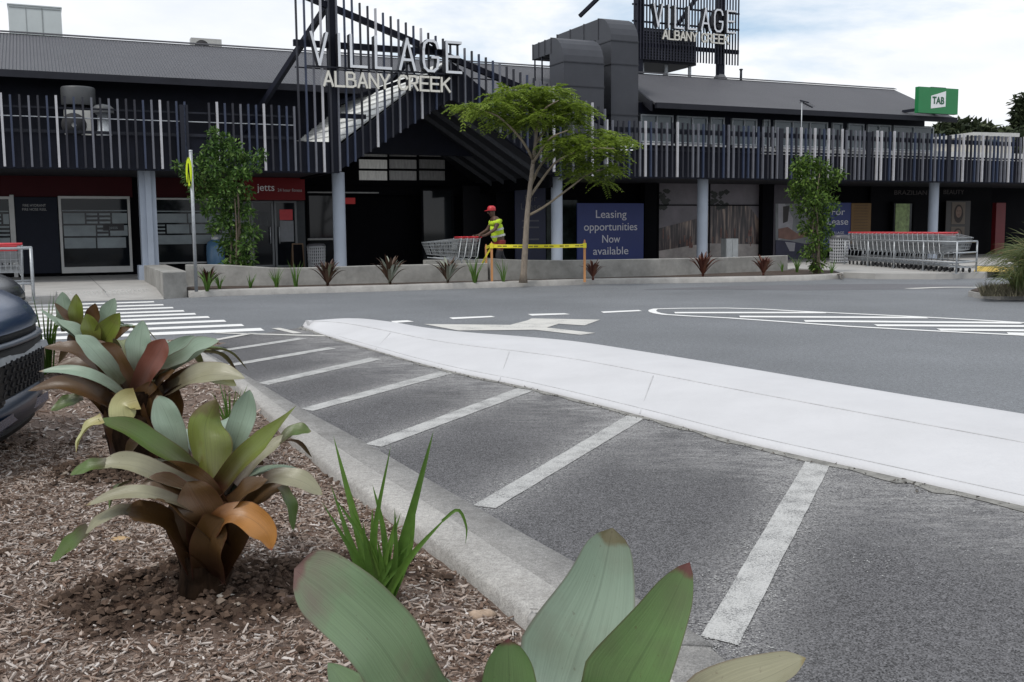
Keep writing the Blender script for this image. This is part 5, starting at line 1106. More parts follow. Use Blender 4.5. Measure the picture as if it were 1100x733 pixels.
# trees beyond the right end
def far_tree(label, L, yy, n, size, seed, tr):
    c,r_ = pxc(L, yy, 1.0); b = Y(tr[0],tr[1],yy); b.z = 0; t = thing('tree', label, 'tree', b); m = MB(); leaf_cloud(m, c, r_, n, size, seed=seed, hollow=.2); m.build('crown', LEAFF, t)
    tp = Y(tr[0],tr[1],yy); MB().tube([tuple(b),tuple((b+tp)/2+Vector((.2,0,0))),tuple(tp)],[.35,.25,.12],8).build('trunk', BARK, t)
far_tree('broad dark tree crown showing above the battens right of the green sign', [(1030,142,22,10),(1050,147,26,9),(1012,148,16,10),(1072,152,20,8),(1040,165,40,16),(1090,160,24,14)], 62, 5200, .55, 31, (1042,150))
far_tree('tall tree at the far right edge above the battens', [(1100,118,10,14),(1104,134,14,14),(1112,150,18,18),(1118,112,16,16)], 66, 2600, .55, 32, (1108,140))
s_ = Y(1068,146,56); r = thing('distant_house', 'small cream flat roofed building behind the battens below the trees', 'house', (s_.x,56,0), .3)
MB().box((-1.3,0,0),(1.3,4,s_.z-.05)).build('wall', mat('cream_wall', (.55,.52,.46), .8), r, 'local'); MB().box((-1.5,-.2,s_.z-.049),(1.5,4.2,s_.z+.15)).build('roof', mat('pale_roof', (.5,.5,.48), .6), r, 'local')
MB().box((-.7,-.03,s_.z-.45),(.2,.0-.001,s_.z-.2)).build('window', GLASSB, r, 'local')
# ------------------------------------------------------------------ mulch bed
def bed_edge(y):   # x of the kerb inside at depth y
    ys = [p.y for p in KIN]; xs = [p.x for p in KIN]; return float(np.interp(y, ys, xs))
def bed_left(y): return bed_edge(y)-3.4 if y < 4 else bed_edge(y)-max(1.95, 3.4-(y-4)*.7)
from mathutils import noise as mn
B1 = G(216,640,.10); B2 = G(148,505,.10); B3 = G(104,402,.10)
def soil_amt(x,y):
    a = 0
    for b,rx,ry in ((B1,.46,.36),(B2,.42,.30),(B3,.35,.3),(Vector((.02,1.62,0)),.4,.3)):
        d = math.hypot((x-b.x)/rx,(y-b.y)/ry)+.35*mn.noise((x*5,y*5,2)); a = max(a, min(1,max(0,(1.15-d)/.35)))
    d = math.hypot((x-(B1.x+.5))/.35,(y-(B1.y+.22))/.16)+.4*mn.noise((x*6,y*6,5)); a = max(a, .8*min(1,max(0,(1.1-d)/.3)))
    return a
def bed_z(x,y):
    f = bed_edge(y)-x; edge = min(1,max(0,f/.25))
    z = .062+.030*edge+.018*mn.noise((x*2.2,y*2.2,0))+.010*mn.noise((x*9,y*9,1))+.006*mn.noise((x*25,y*25,3))
    s = soil_amt(x,y)
    if s > 0: z += s*(.030+.030*mn.noise((x*8,y*8,7))+.028*mn.noise((x*21,y*21,9))+.010*mn.noise((x*45,y*45,4)))
    return z
ny = 230; nx = 130; vs = []
for j in range(ny):
    y = 1.0+11.0*(j/(ny-1))**1.6
    for i in range(nx):
        f = i/(nx-1); xr = bed_edge(y)+.012; xl = bed_left(y); x = xr+(xl-xr)*f**1.15; vs.append((x,y,bed_z(x,y)))
m = MB().add(vs, [(j*nx+i, (j+1)*nx+i, (j+1)*nx+i+1, j*nx+i+1)[::-1] for j in range(ny-1) for i in range(nx-1)], 0, True)
def bed_mat():
    m, nt, b = nm('mulch_ground'); N = nt.nodes; L = nt.links; tc = N.new('ShaderNodeTexCoord')
    at = N.new('ShaderNodeAttribute'); at.attribute_name = 'leaf'; sp = N.new('ShaderNodeSeparateXYZ'); L.new(at.outputs['Vector'], sp.inputs[0])
    n1 = N.new('ShaderNodeTexNoise'); n1.inputs['Scale'].default_value = 60; n1.inputs['Detail'].default_value = 8; n1.inputs['Roughness'].default_value = .75; L.new(tc.outputs['Object'], n1.inputs['Vector'])
    r1 = N.new('ShaderNodeValToRGB'); r1.color_ramp.elements[0].position = .3; r1.color_ramp.elements[1].position = .72; r1.color_ramp.elements[0].color = (.075,.046,.032,1); r1.color_ramp.elements[1].color = (.30,.235,.20,1); L.new(n1.outputs[0], r1.inputs[0])
    r2 = N.new('ShaderNodeValToRGB'); r2.color_ramp.elements[0].position = .3; r2.color_ramp.elements[1].position = .75; r2.color_ramp.elements[0].color = (.040,.024,.017,1); r2.color_ramp.elements[1].color = (.105,.066,.047,1); L.new(n1.outputs[0], r2.inputs[0])
    mx = N.new('ShaderNodeMix'); mx.data_type = 'RGBA'; L.new(sp.outputs[0], mx.inputs[0]); L.new(r1.outputs[0], mx.inputs[6]); L.new(r2.outputs[0], mx.inputs[7]); L.new(mx.outputs[2], b.inputs['Base Color'])
    b.inputs['Roughness'].default_value = .95; b.inputs['Specular IOR Level'].default_value = .2
    bp = N.new('ShaderNodeBump'); bp.inputs['Strength'].default_value = 1; bp.inputs['Distance'].default_value = .012; L.new(n1.outputs[0], bp.inputs['Height']); L.new(bp.outputs[0], b.inputs['Normal']); return m
m.a = [(soil_amt(x,y),0,0) for x,y,z in vs]
struct('mulch_bed', m, bed_mat())
# bark and wood chips
def chips(name, n, y0, y1, pw, smin, smax, mats, seed, clod=False):
    r = np.random.default_rng(seed); V = []; Fc = []; k = 0; made = 0
    base_f = [(0,1,5,4),(1,2,6,5),(2,3,7,6),(3,0,4,7),(4,5,6,7)]
    while made < n:
        y = y0+(y1-y0)*r.random()**pw; xr = bed_edge(y); lo = max(bed_left(y), -(.56*y+.25)); x = xr-.02-(xr-lo)*r.random()
        s = soil_amt(x,y)
        if clod:
            if s < .3 and r.random() > .04: continue
        elif r.random() < s*.96: continue
        if x > .56*y+.2: continue
        made += 1
        L_ = (smin+(smax-smin)*r.random()**3.2 if clod else r.uniform(smin,smax))*(1.0 if clod else r.choice([.5,.8,1,1.7])); W_ = L_*(r.uniform(.6,1) if clod else r.uniform(.10,.30)); T_ = L_*.6 if clod else r.uniform(.0015,.005)
        a = r.uniform(0,math.pi); ti = r.normal(0,.28); ro = r.normal(0,.3)
        ux = np.array((math.cos(a)*math.cos(ti), math.sin(a)*math.cos(ti), math.sin(ti))); uy = np.array((-math.sin(a),math.cos(a),ro)); uy /= np.linalg.norm(uy); uz = np.cross(ux,uy)
        c = np.array((x,y,bed_z(x,y)+r.uniform(-.002,.010)+T_*.2)); j = lambda: r.uniform(.75,1.1)
        q = [c-ux*L_/2*j()-uy*W_/2*j(), c+ux*L_/2*j()-uy*W_/2*j(), c+ux*L_/2*j()+uy*W_/2*j(), c-ux*L_/2*j()+uy*W_/2*j()]
        tp = [p+uz*T_*j() for p in q]
        if clod: tp = [c+(p-c)*.55 for p in tp]
        V += q+tp; Fc += [tuple(i+k for i in f) for f in base_f]; k += 8
    mb = MB(); mb.add([tuple(p) for p in V], Fc); o = mb.build(name, mats, kind='stuff'); return o
CHIP = island_mat('wood_chip', [(0,(.085,.050,.036)),(.22,(.20,.138,.105)),(.52,(.31,.245,.205)),(.84,(.41,.35,.31)),(1,(.55,.51,.48))], .9, .2)
chips('wood_chips', 56000, 1.9, 6.0, .85, .008, .028, CHIP, 1)
chips('wood_chips', 9000, 5.5, 11.9, 1.1, .02, .05, CHIP, 2)
chips('soil_clods', 7000, 2.4, 6.2, .8, .006, .042, island_mat('clod', [(0,(.045,.030,.022)),(.7,(.10,.069,.052)),(.97,(.11,.075,.055)),(1,(.3,.26,.22))], .95, .15), 3, True)
for k,(u,v,s,c,lab) in enumerate(((518,655,.030,(.36,.27,.20),'tan pebble in the mulch beside the foreground kerb'),(241,645,.022,(.45,.42,.38),'pale pebble in the dark soil at the foot of the orange leafed plant'),(130,580,.030,(.40,.27,.14),'tan fallen leaf lying on mulch left of the orange leafed plant'),(310,652,.022,(.10,.07,.06),'dark pebble in the soil right of the stem'),(480,652,.018,(.12,.09,.08),'dark pebble left of the tan pebble'))):
    p = G(u,v,.10); p.z = bed_z(p.x,p.y)+.004; rr = random.Random(k); pr = []
    m = MB(); vs = []; nr,ns = 5,9
    for i in range(nr+1):
        th = math.pi*i/nr
        for j in range(ns):
            ph = 2*math.pi*j/ns; q = s*(1+.25*rr.uniform(-1,1)); fz = .25 if 'leaf' in lab else .6
            vs.append((p.x+1.5*q*math.sin(th)*math.cos(ph), p.y+q*math.sin(th)*math.sin(ph), p.z+fz*q*math.cos(th)))
    m.add(vs, [(i*ns+j,i*ns+(j+1)%ns,(i+1)*ns+(j+1)%ns,(i+1)*ns+j) for i in range(nr) for j in range(ns)],0,True)
    tag(m.build('fallen_leaf' if 'leaf' in lab else 'pebble', mat('pebble_%d'%k, c, .8, .25, 30), thing=True), lab, 'leaf' if 'leaf' in lab else 'pebble')
# ------------------------------------------------------------------ crossing sign
g = G(211,313.5,.13); yy = g.y; tp = Y(205,163,yy); PS = thing('crossing_sign', 'galvanised pole with fluorescent yellow pedestrian crossing disc seen nearly edge on', 'sign', g)
top = Vector((g.x,g.y,tp.z)); MB().tube([tuple(g),tuple(top)], .036, 12).build('pole', GALV, PS); MB().lathe([(.039,0),(.039,.03),(0,.035)],top,12).build('pole_cap', GALV, PS)
zc_ = Y(206,185,yy).z; R_ = (Y(206,169,yy).z-Y(206,201,yy).z)/2
dv = (CAM-top); dv.z = 0; dv.normalize(); nv = (Matrix.Rotation(math.radians(-78),3,'Z') @ dv); sv = Vector((-nv.y,nv.x,0)); cc = Vector((top.x,top.y,zc_))+nv*.05
m = MB(); ring = [cc+sv*R_*math.cos(a)+Vector((0,0,R_*math.sin(a))) for a in np.linspace(0,2*math.pi,33)[:-1]]
m.prism(ring, nv*.006); pl_ = m.build('sign_plate', mat('fluoro_yellow', (.62,.78,.02), .5, .04, 4), PS)
m = MB(); o3 = nv*.0075
def sp_(a,b): return cc+sv*(a*R_)+Vector((0,0,b*R_))+o3
for a,b,w in (((.0,.55),(-.35,-.75),.26),((.0,.55),(.40,-.75),.26),((-.5,-.75),(-.2,-.75),.14),((.3,-.75),(.62,-.75),.14)):
    p,q = sp_(*a),sp_(*b); m.bar(p,q,w*R_,.004,upv=nv)
m.build('leg_symbol', BLACK, pl_)
m = MB(); ir = [cc+(p-cc)*.93+o3*.9 for p in ring]; our = [cc+(p-cc)*.985+o3*.9 for p in ring]; m.add(ir+our, [(i,(i+1)%32,32+(i+1)%32,32+i) for i in range(32)]); m.build('border', BLACK, pl_)
MB().bar(Vector((top.x,top.y,zc_+.12))-nv*.05, Vector((top.x,top.y,zc_+.12))+nv*.05,.05,.03).build('clamp', GALV, PS)
# ------------------------------------------------------------------ stakes and tape
stk = []
for k,(u,vb,vt,lab) in enumerate(((528.5,302.3,260,'front wooden stake on the left of the slender tree'),(628,301,257.5,'wooden stake on the right of the slender tree'),(522.5,299.5,262.5,'rear wooden stake behind the front left one'))):
    b = G(u,vb,.13); t = Y(u,vt,b.y); w = .028; m = MB(); bx_ = [(-w,-w),(w,-w),(w,w),(-w,w)]
    vs = [(b.x+x,b.y+y,b.z-.05) for x,y in bx_]+[(b.x+x,b.y+y,t.z-.08) for x,y in bx_]+[(b.x+x*.4,b.y+y*.4,t.z) for x,y in bx_]
    m.add(vs, [(3,2,1,0),(8,9,10,11)]+[(i,(i+1)%4,4+(i+1)%4,4+i) for i in range(4)]+[(4+i,4+(i+1)%4,8+(i+1)%4,8+i) for i in range(4)])
    tag(m.build('wooden_stake', WOOD, thing=True), lab, 'stake', 'stakes holding the yellow tape'); stk.append((b,t))
TAPE = mat('yellow_tape', (.70,.62,.02), .4, .08, 8); m = MB(); dk = MB()
def tape(p,q,w,n=14,sag=.03,tw=.0):
    d = (q-p); vs = []
    for i in range(n+1):
        f = i/n; c = p+d*f-Vector((0,0,sag*4*f*(1-f))); t = tw*math.sin(f*9); u = Vector((0,math.sin(t),math.cos(t)))*w/2; vs += [c-u,c+u]
    m.add(vs, [(2*i,2*i+2,2*i+3,2*i+1) for i in range(n)])
    for i in range(n):
        if i%3 == 0: continue
        for j in range(4):
            f = (i+.15+j*.2)/n; c = p+d*f-Vector((0,0,sag*4*f*(1-f)))+Vector((0,-.004,0)); e = d.normalized()*.02; u = Vector((0,0,w*.18)); dk.flat([c-u,c+e-u,c+e+u,c+u])
zt_ = Y(528,264.5,stk[0][0].y).z
A_ = Vector((stk[0][0].x,stk[0][0].y-.034,zt_)); B_ = Vector((stk[1][0].x,stk[1][0].y-.034,Y(628,264,stk[1][0].y).z)); C_ = Vector((stk[2][0].x,stk[2][0].y-.034,Y(522,266,stk[2][0].y).z))
tape(A_,B_,.085,18,.01,.25); tape(A_+Vector((0,0,.01)),C_,.08,4,.0,.3); tape(A_+Vector((.02,0,.0)),Y(514.5,290,C_.y),.085,8,-.03,.6)
for p in (A_,B_): m.box((p.x-.042,p.y-.012,p.z-.055),(p.x+.042,p.y+.10,p.z+.06))
TPo = tag(m.build('warning_tape', TAPE, thing=True), 'yellow and black warning tape strung between the wooden stakes', 'tape')
dk.build('printed_marks', mat('tape_black', (.14,.12,.01), .5), TPo)
# ------------------------------------------------------------------ bins and frame board
def bin_(label, u, v, t, h=.85, r=.25, rows=True):
    s,_ = fp(u,v,t); c = thing('litter_bin', label, 'bin', F(s,t,.15), FA)
    MB().lathe([(0,.001),(r*.9,.002),(r,h*.86),(r*.94,h*.87)],(0,0,0),26).build('liner', RUB, c, 'local')
    m = MB(); nn = 26; hh = 8
    for k in range(nn):
        a = 2*math.pi*k/nn; ca,sa = math.cos(a),math.sin(a); m.bar((ca*(r*.93),sa*(r*.93),.03),(ca*(r*1.03),sa*(r*1.03),h*.86),.030,.012,upv=(ca,sa,0))
    for k in range(hh+1):
        z = .03+(h*.83)*k/hh; rr = r*(.935+.1*k/hh); m.lathe([(rr+.004,z),(rr+.012,z),(rr+.012,z+.03),(rr+.004,z+.03)],(0,0,0),26)
    m.build('mesh_shell', mat('bin_steel', (.40,.41,.43), .5, .08, 6), c, 'local')
    MB().lathe([(r*1.08,h*.86),(r*1.08,h*.93),(r*.9,h*.99),(0,h)],(0,0,0),26).build('lid', mat('bin_lid', (.09,.09,.10), .4), c, 'local')
bin_('pale mesh litter bin beside the gym window behind the low wall', 340, 275, 2.6)
bin_('grey mesh litter bin between the right shrub and trolley row', 901, 278, -.4, .95, .30)
s,_ = fp(321,280,2.9); fb = thing('frame_board', 'small black wood edged board leaning by the gym doors', 'board', F(s,2.9,.15), FA)
m = MB(); m.bar((-.17,0,0),(-.15,.12,.85),.035); m.bar((.17,0,0),(.15,.12,.85),.035); m.bar((-.15,.12,.84),(.15,.12,.84),.035); m.build('frame', mat('brown_wood', (.12,.07,.035), .6), fb, 'local')
MB().prism([(-.15,.012,.05),(.15,.012,.05),(.135,.117,.82),(-.135,.117,.82)],(0,.012,0)).build('panel', BLACK, fb, 'local')
m = MB(); m.bar((-.15,.4,0),(-.15,.13,.8),.03); m.bar((.15,.4,0),(.15,.13,.8),.03); m.build('rear_leg', mat('brown_wood', (.12,.07,.035)), fb, 'local')
# a water bottle display behind the left window
s,_ = fp(231,272,4.3); wb = thing('water_bottle', 'pale blue water bottle display standing at the gym window behind the shrub', 'bottle', F(s,4.2,.16), FA)
MB().lathe([(0,.0),(.24,.02),(.26,.1),(.26,.78),(.22,.9),(.10,.98)],(0,0,0),24).build('bottle_body', mat('water_blue', (.12,.25,.42), .25, .1, 3), wb, 'local'); MB().lathe([(.11,.98),(.11,1.05),(0,1.06)],(0,0,0),16).build('cap', WHITE, wb, 'local')
# white cabinet outside the timber graphic
s,_ = fp(786.5,265,2.5); wc = thing('meter_cabinet', 'small white two door cabinet in front of the timber graphic window', 'cabinet', F(s,2.5,.15), FA)
z1 = fp(786,256.5,2.5)[1]-.15; z0 = .05; wd = (fp(793,262,2.5)[0]-fp(780,262,2.5)[0])/2
MB().box((-wd,0,z0),(wd,.3,z1)).build('casing', mat('cabinet_white', (.52,.54,.54), .5), wc, 'local'); m = MB()
for x0,x1 in ((-wd+.02,-.012),(.012,wd-.02)): m.box((x0,-.015,z0+.03),(x1,-.001,z1-.03))
m.build('door', mat('cabinet_door', (.58,.60,.60), .5), wc, 'local')
# ------------------------------------------------------------------ trolleys
def make_trolley():
    t = thing('shopping_trolley', 'x', 'trolley', (0,0,0))
    W0,W1 = .25,.20; zb,ztop = .50,.98; m = MB(); k = .0075        # basket: x forward, rear at x=0, front at x=.78
    def rect(x,z,w): return [(x,-w,z),(x,w,z)]
    B0 = [(0.02,-W0,zb+.02),(0.72,-W1*.85,zb+.10),(0.72,W1*.85,zb+.10),(0.02,W0,zb+.02)]; T0 = [(-.02,-W0-.03,ztop),(.84,-W1,ztop-.08),(.84,W1,ztop-.08),(-.02,W0+.03,ztop)]
    B0 = [Vector(p) for p in B0]; T0 = [Vector(p) for p in T0]
    for P in (B0,T0):
        for i in range(4): m.bar(P[i],P[(i+1)%4],.014 if P is T0 else .01)
    for i in range(4):
        nb = 12 if i%2==0 else 6
        for j in range(nb+1):
            f = j/nb; m.bar(B0[i].lerp(B0[(i+1)%4],f),T0[i].lerp(T0[(i+1)%4],f),k)
        for h in (.25,.5,.75): m.bar(B0[i].lerp(T0[i],h),B0[(i+1)%4].lerp(T0[(i+1)%4],h),k)
    for j in range(1,8): f = j/8; m.bar(B0[0].lerp(B0[1],f),B0[3].lerp(B0[2],f),k)
    m.build('basket', mat('trolley_wire', (.30,.315,.33), .4, .12, 15, metal=.4), t, 'local')
    m = MB()
    for sg in (-1,1):
        m.tube([(-.06,sg*.27,1.0),(.02,sg*.26,.52),(.10,sg*.25,.44),(.02,sg*.26,.15)],.013,6); m.tube([(.02,sg*.26,.16),(.80,sg*.17,.14)],.013,6); m.tube([(.10,sg*.25,.45),(.70,sg*.18,.52)],.012,6)
    m.bar((.80,-.17,.14),(.80,.17,.14),.022); m.bar((.30,-.23,.155),(.30,.23,.155),.016); m.bar((.02,-.26,.2),(.02,.26,.2),.016)
    m.build('frame', GALV, t, 'local')
    MB().tube([(-.09,-.28,1.02),(-.09,.28,1.02)],.021,8).build('handle', REDPL, t, 'local')
    MB().prism([(-.03,-.2,.95),(-.03,.2,.95),(.05,.2,.70),(.05,-.2,.70)],(.008,0,.004)).build('child_flap', mat('flap_grey', (.20,.21,.22), .5), t, 'local'); MB().prism([(-.045,-.2,.99),(-.045,.2,.99),(-.02,.2,.90),(-.02,-.2,.90)],(.006,0,.003)).build('flap_panel', REDPL, t, 'local')
    for sg in (-1,1):
        for x,y in ((.04,.26),(.76,.175)):
            w = MB().lathe([(.0,-.014),(.05,-.014),(.062,-.010),(.062,.010),(.05,.014),(0,.014)],(x,sg*y,.062),14,axis=(0,1,0)).build('wheel', RUB, t, 'local')
            MB().bar((x,sg*y,.14),(x,sg*y-.022*sg,.07),.022,.006).build('fork', GALV, w, 'local')
    return t
T0_ = make_trolley(); used = [False]
def trolley(loc, rz, label, group):
    if not used[0]:
        used[0] = True; T0_.location = loc; T0_.rotation_euler = (0,0,rz); T0_['label'] = label; T0_['group'] = group; return T0_
    return dup(T0_, loc, rz, label, group)
def bay(label, A, B, back, h=.85, posts=4):
    """A, B: ends of the near long side; back: vector across"""
    r = thing('trolley_bay', label, 'trolley bay', A, 0); d = B-A; z0 = A.z; m = MB(); rr = .022
    for off in (Vector((0,0,0)),back):
        for zz in (.86,.30): m.tube([A+off+Vector((0,0,zz*h/.86)),B+off+Vector((0,0,zz*h/.86))],rr,8)
    e = back
    m.build('rail', GALV, r); m = MB()
    for zz in (.86,.56,.30): m.tube([B+Vector((0,0,zz*h/.86)),B+e+Vector((0,0,zz*h/.86))],rr,8)
    m.build('end_rail', GALV, r)
    for off in (Vector((0,0,0)),back):
        for k in range(posts): 
            p = A+off+d*(k/(posts-1)); q = MB().tube([p,p+Vector((0,0,h+.0))],rr*1.1,8).build('post', GALV, r); MB().box((p.x-.06,p.y-.06,p.z),(p.x+.06,p.y+.06,p.z+.012)).build('foot_plate', GALV, q)
pB = G(1027,294.3,.15); pC = G(1048.5,292.6,.15); dirr = (G(944,287.3,.15)-pB); ln = dirr.length; dirr.normalize(); pA = pB+dirr*(ln*1.0+2.6)
bk = pC-pB
bay('long galvanised trolley bay standing on the right hand pavement', pA, pB, bk, .80, 5)
mid = (pB+pC)/2; ang = math.atan2(-dirr.y,-dirr.x)
nT = 21
for k in range(nT):
    f = k/(nT-1); p = mid+dirr*(.95+(ln+2.6-1.2)*(1-f)); trolley((p.x,p.y,.15), ang+math.radians(random.uniform(-1.5,1.5)), 'grey wire shopping trolley with red handle nested in the right hand bay', 'trolleys nested in the right bay')
# left bay
pl0 = G(36,325,.15); st0 = ST(pl0)
pa = F(st0[0]-2.6,st0[1]+.1,.15); pb = F(st0[0],st0[1]+.05,.15)
bay('galvanised trolley bay at the left edge in front of the navy door', pa, pb, FN*1.15, .95, 2)
for k in range(4):
    p = F(st0[0]-.42, st0[1]+.35+.26*k, .15); trolley(tuple(p), FA+math.pi/2, ['front','second','third','last'][k]+' trolley in the left hand bay by the navy door', 'trolleys in the left bay')
# trolleys being pushed
PX = G(534,296.5,.16); ps = ST(PX)
for k in range(4):
    p = F(ps[0]-.62-.17*k, ps[1]+.05, .15); trolley(tuple(p), FA+math.pi+math.radians(random.uniform(-2,2)), ['rear trolley in the nest pushed by the worker, nearest the hands','fifth','fourth','third','second','front trolley of the nest pushed by the worker, farthest left'][k] if k == 0 else ['','second trolley from the worker in the pushed nest','third trolley from the worker in the pushed nest','front trolley of the pushed nest, farthest from the worker','fifth trolley from the worker in the pushed nest'][k], 'trolleys pushed by the worker')
# ------------------------------------------------------------------ the worker
def skin_mesh(name, verts, edges, radii, m, parent, sub=2):
    me = bpy.data.meshes.new(name); me.from_pydata(verts, edges, []); o = bpy.data.objects.new(name, me); COL.objects.link(o); o.parent = parent
    sk = o.modifiers.new('skin','SKIN'); sk.use_smooth_shade = True
    for i,rd in enumerate(radii): me.skin_vertices[0].data[i].radius = (rd if isinstance(rd,tuple) else (rd,rd))
    me.skin_vertices[0].data[0].use_root = True
    s = o.modifiers.new('sub','SUBSURF'); s.levels = sub; s.render_levels = sub; me.materials.append(m); return o
PR = thing('person', 'worker in red cap and yellow hi vis vest leaning forward to push trolleys', 'person', (PX.x,PX.y,.15), FA+math.pi)
SKN = mat('person_skin', (.085,.045,.03), .6, .1, 6); SHRT = mat('red_shorts', (.20,.018,.02), .8, .15, 8); VEST = mat('hi_vis_yellow', (.50,.70,.03), .7, .08, 8); TROU = mat('dark_trousers', (.018,.018,.024), .8)
# x is forward (towards the trolleys), leaning
skin_mesh('body', [(-.05,0,.95),(-.02,0,1.15),(.03,0,1.35),(.065,0,1.47),(.10,0,1.54),(.135,0,1.64),(.14,0,1.72),
   (.035,.19,1.42),(.16,.24,1.20),(.42,.22,1.06),(.52,.21,1.05),(.035,-.19,1.42),(.16,-.24,1.20),(.42,-.22,1.06),(.52,-.21,1.05),
   (-.08,.10,.88),(.02,.11,.50),(-.14,.11,.10),(-.02,.12,.05),(-.10,-.10,.88),(-.18,-.11,.50),(-.42,-.11,.12),(-.30,-.12,.05)],
  [(0,1),(1,2),(2,3),(3,4),(4,5),(5,6),(3,7),(7,8),(8,9),(9,10),(3,11),(11,12),(12,13),(13,14),(0,15),(15,16),(16,17),(17,18),(0,19),(19,20),(20,21),(21,22)],
  [(.13,.15),(.12,.14),(.13,.17),(.10,.12),.058,.095,.085,.075,.048,.036,.030,.075,.048,.036,.030,.10,.062,.048,.04,.10,.062,.048,.04], SKN, PR)
skin_mesh('vest', [(-.05,0,.84),(-.02,0,1.16),(.03,0,1.35),(.068,0,1.475),(.035,.17,1.43),(.09,.225,1.32),(.035,-.17,1.43),(.09,-.225,1.32)], [(0,1),(1,2),(2,3),(3,4),(4,5),(3,6),(6,7)], [(.17,.195),(.155,.18),(.16,.205),(.105,.13),.105,.085,.105,.085], VEST, PR)
m = MB()
for x,z,a_,b_ in ((-.075,1.05,.175,.20),(-.01,1.22,.165,.19)): m.lathe([(1.0,0),(1.0,.055)],(0,0,0),24); 
m.v = []; m.f = []; m.mi = []; m.sm = []
for x,z,a_,b_ in ((-.045,1.03,.182,.205),(-.015,1.19,.172,.198)):
    n_ = 24; vs = [(x+.35*(0)+a_*math.cos(2*math.pi*i/n_), b_*math.sin(2*math.pi*i/n_), z-.35*a_*math.cos(2*math.pi*i/n_)*.6) for i in range(n_)]; m.add(vs+[(p[0]+.02,p[1],p[2]+.05) for p in vs], [(i,(i+1)%n_,n_+(i+1)%n_,n_+i) for i in range(n_)],0,True)
m.build('reflective_band', mat('silver_tape', (.55,.56,.55), .4), PR, 'local')
skin_mesh('shorts', [(-.07,0,1.04),(-.08,.105,.86),(-.03,.11,.66),(-.10,-.105,.86),(-.14,-.11,.66)], [(0,1),(1,2),(0,3),(3,4)], [(.15,.165),.125,.105,.125,.105], SHRT, PR)
skin_mesh('trousers', [(-.03,.11,.70),(.02,.11,.50),(-.13,.11,.12)], [(0,1),(1,2)], [.09,.08,.065], TROU, PR); skin_mesh('trousers', [(-.13,-.11,.70),(-.18,-.11,.50),(-.41,-.11,.14)], [(0,1),(1,2)], [.09,.08,.065], TROU, PR)
MB().lathe([(.108,-.01),(.112,.03),(.10,.085),(.06,.115),(0,.12)],(.14,0,1.705),20).add([(.205,-.08,1.705),(.205,.08,1.705),(.315,.06,1.685),(.315,-.06,1.685),(.205,-.08,1.72),(.205,.08,1.72),(.315,.06,1.695),(.315,-.06,1.695)],[(0,3,2,1),(4,5,6,7),(0,1,5,4),(1,2,6,5),(2,3,7,6),(3,0,4,7)]).build('cap', REDPL, PR, 'local')
for sg in (-1,1):
    m = MB()
    for k in range(4): y = sg*.21+(-.03+.02*k); m.tube([(.50,y,1.06),(.56,y,1.068),(.585,y,1.045),(.575,y,1.015)],[.010,.010,.009,.008],6)
    m.tube([(.49,sg*.21-sg*.035,1.05),(.53,sg*.21-sg*.05,1.03),(.555,sg*.21-sg*.045,1.01)],[.012,.011,.008],6); m.box((.47,sg*.21-.04,1.035),(.53,sg*.21+.04,1.062)); m.build('hand', SKN, PR, 'local')
    MB().lathe([(0,-.02),(.012,-.012),(.014,0),(0,.02)],(.222,sg*.034,1.655),8).build('eye', BLACK, PR, 'local')
    m = MB(); x0 = (-.05 if sg>0 else -.33); m.box((x0-.07,sg*.12-.045,.012),(x0+.19,sg*.12+.045,.075)); m.build('shoe', RUB, PR, 'local')
MB().prism([(.215,-.02,1.62),(.215,.02,1.62),(.26,0,1.625)],(0,0,.045)).build('nose', SKN, PR, 'local')
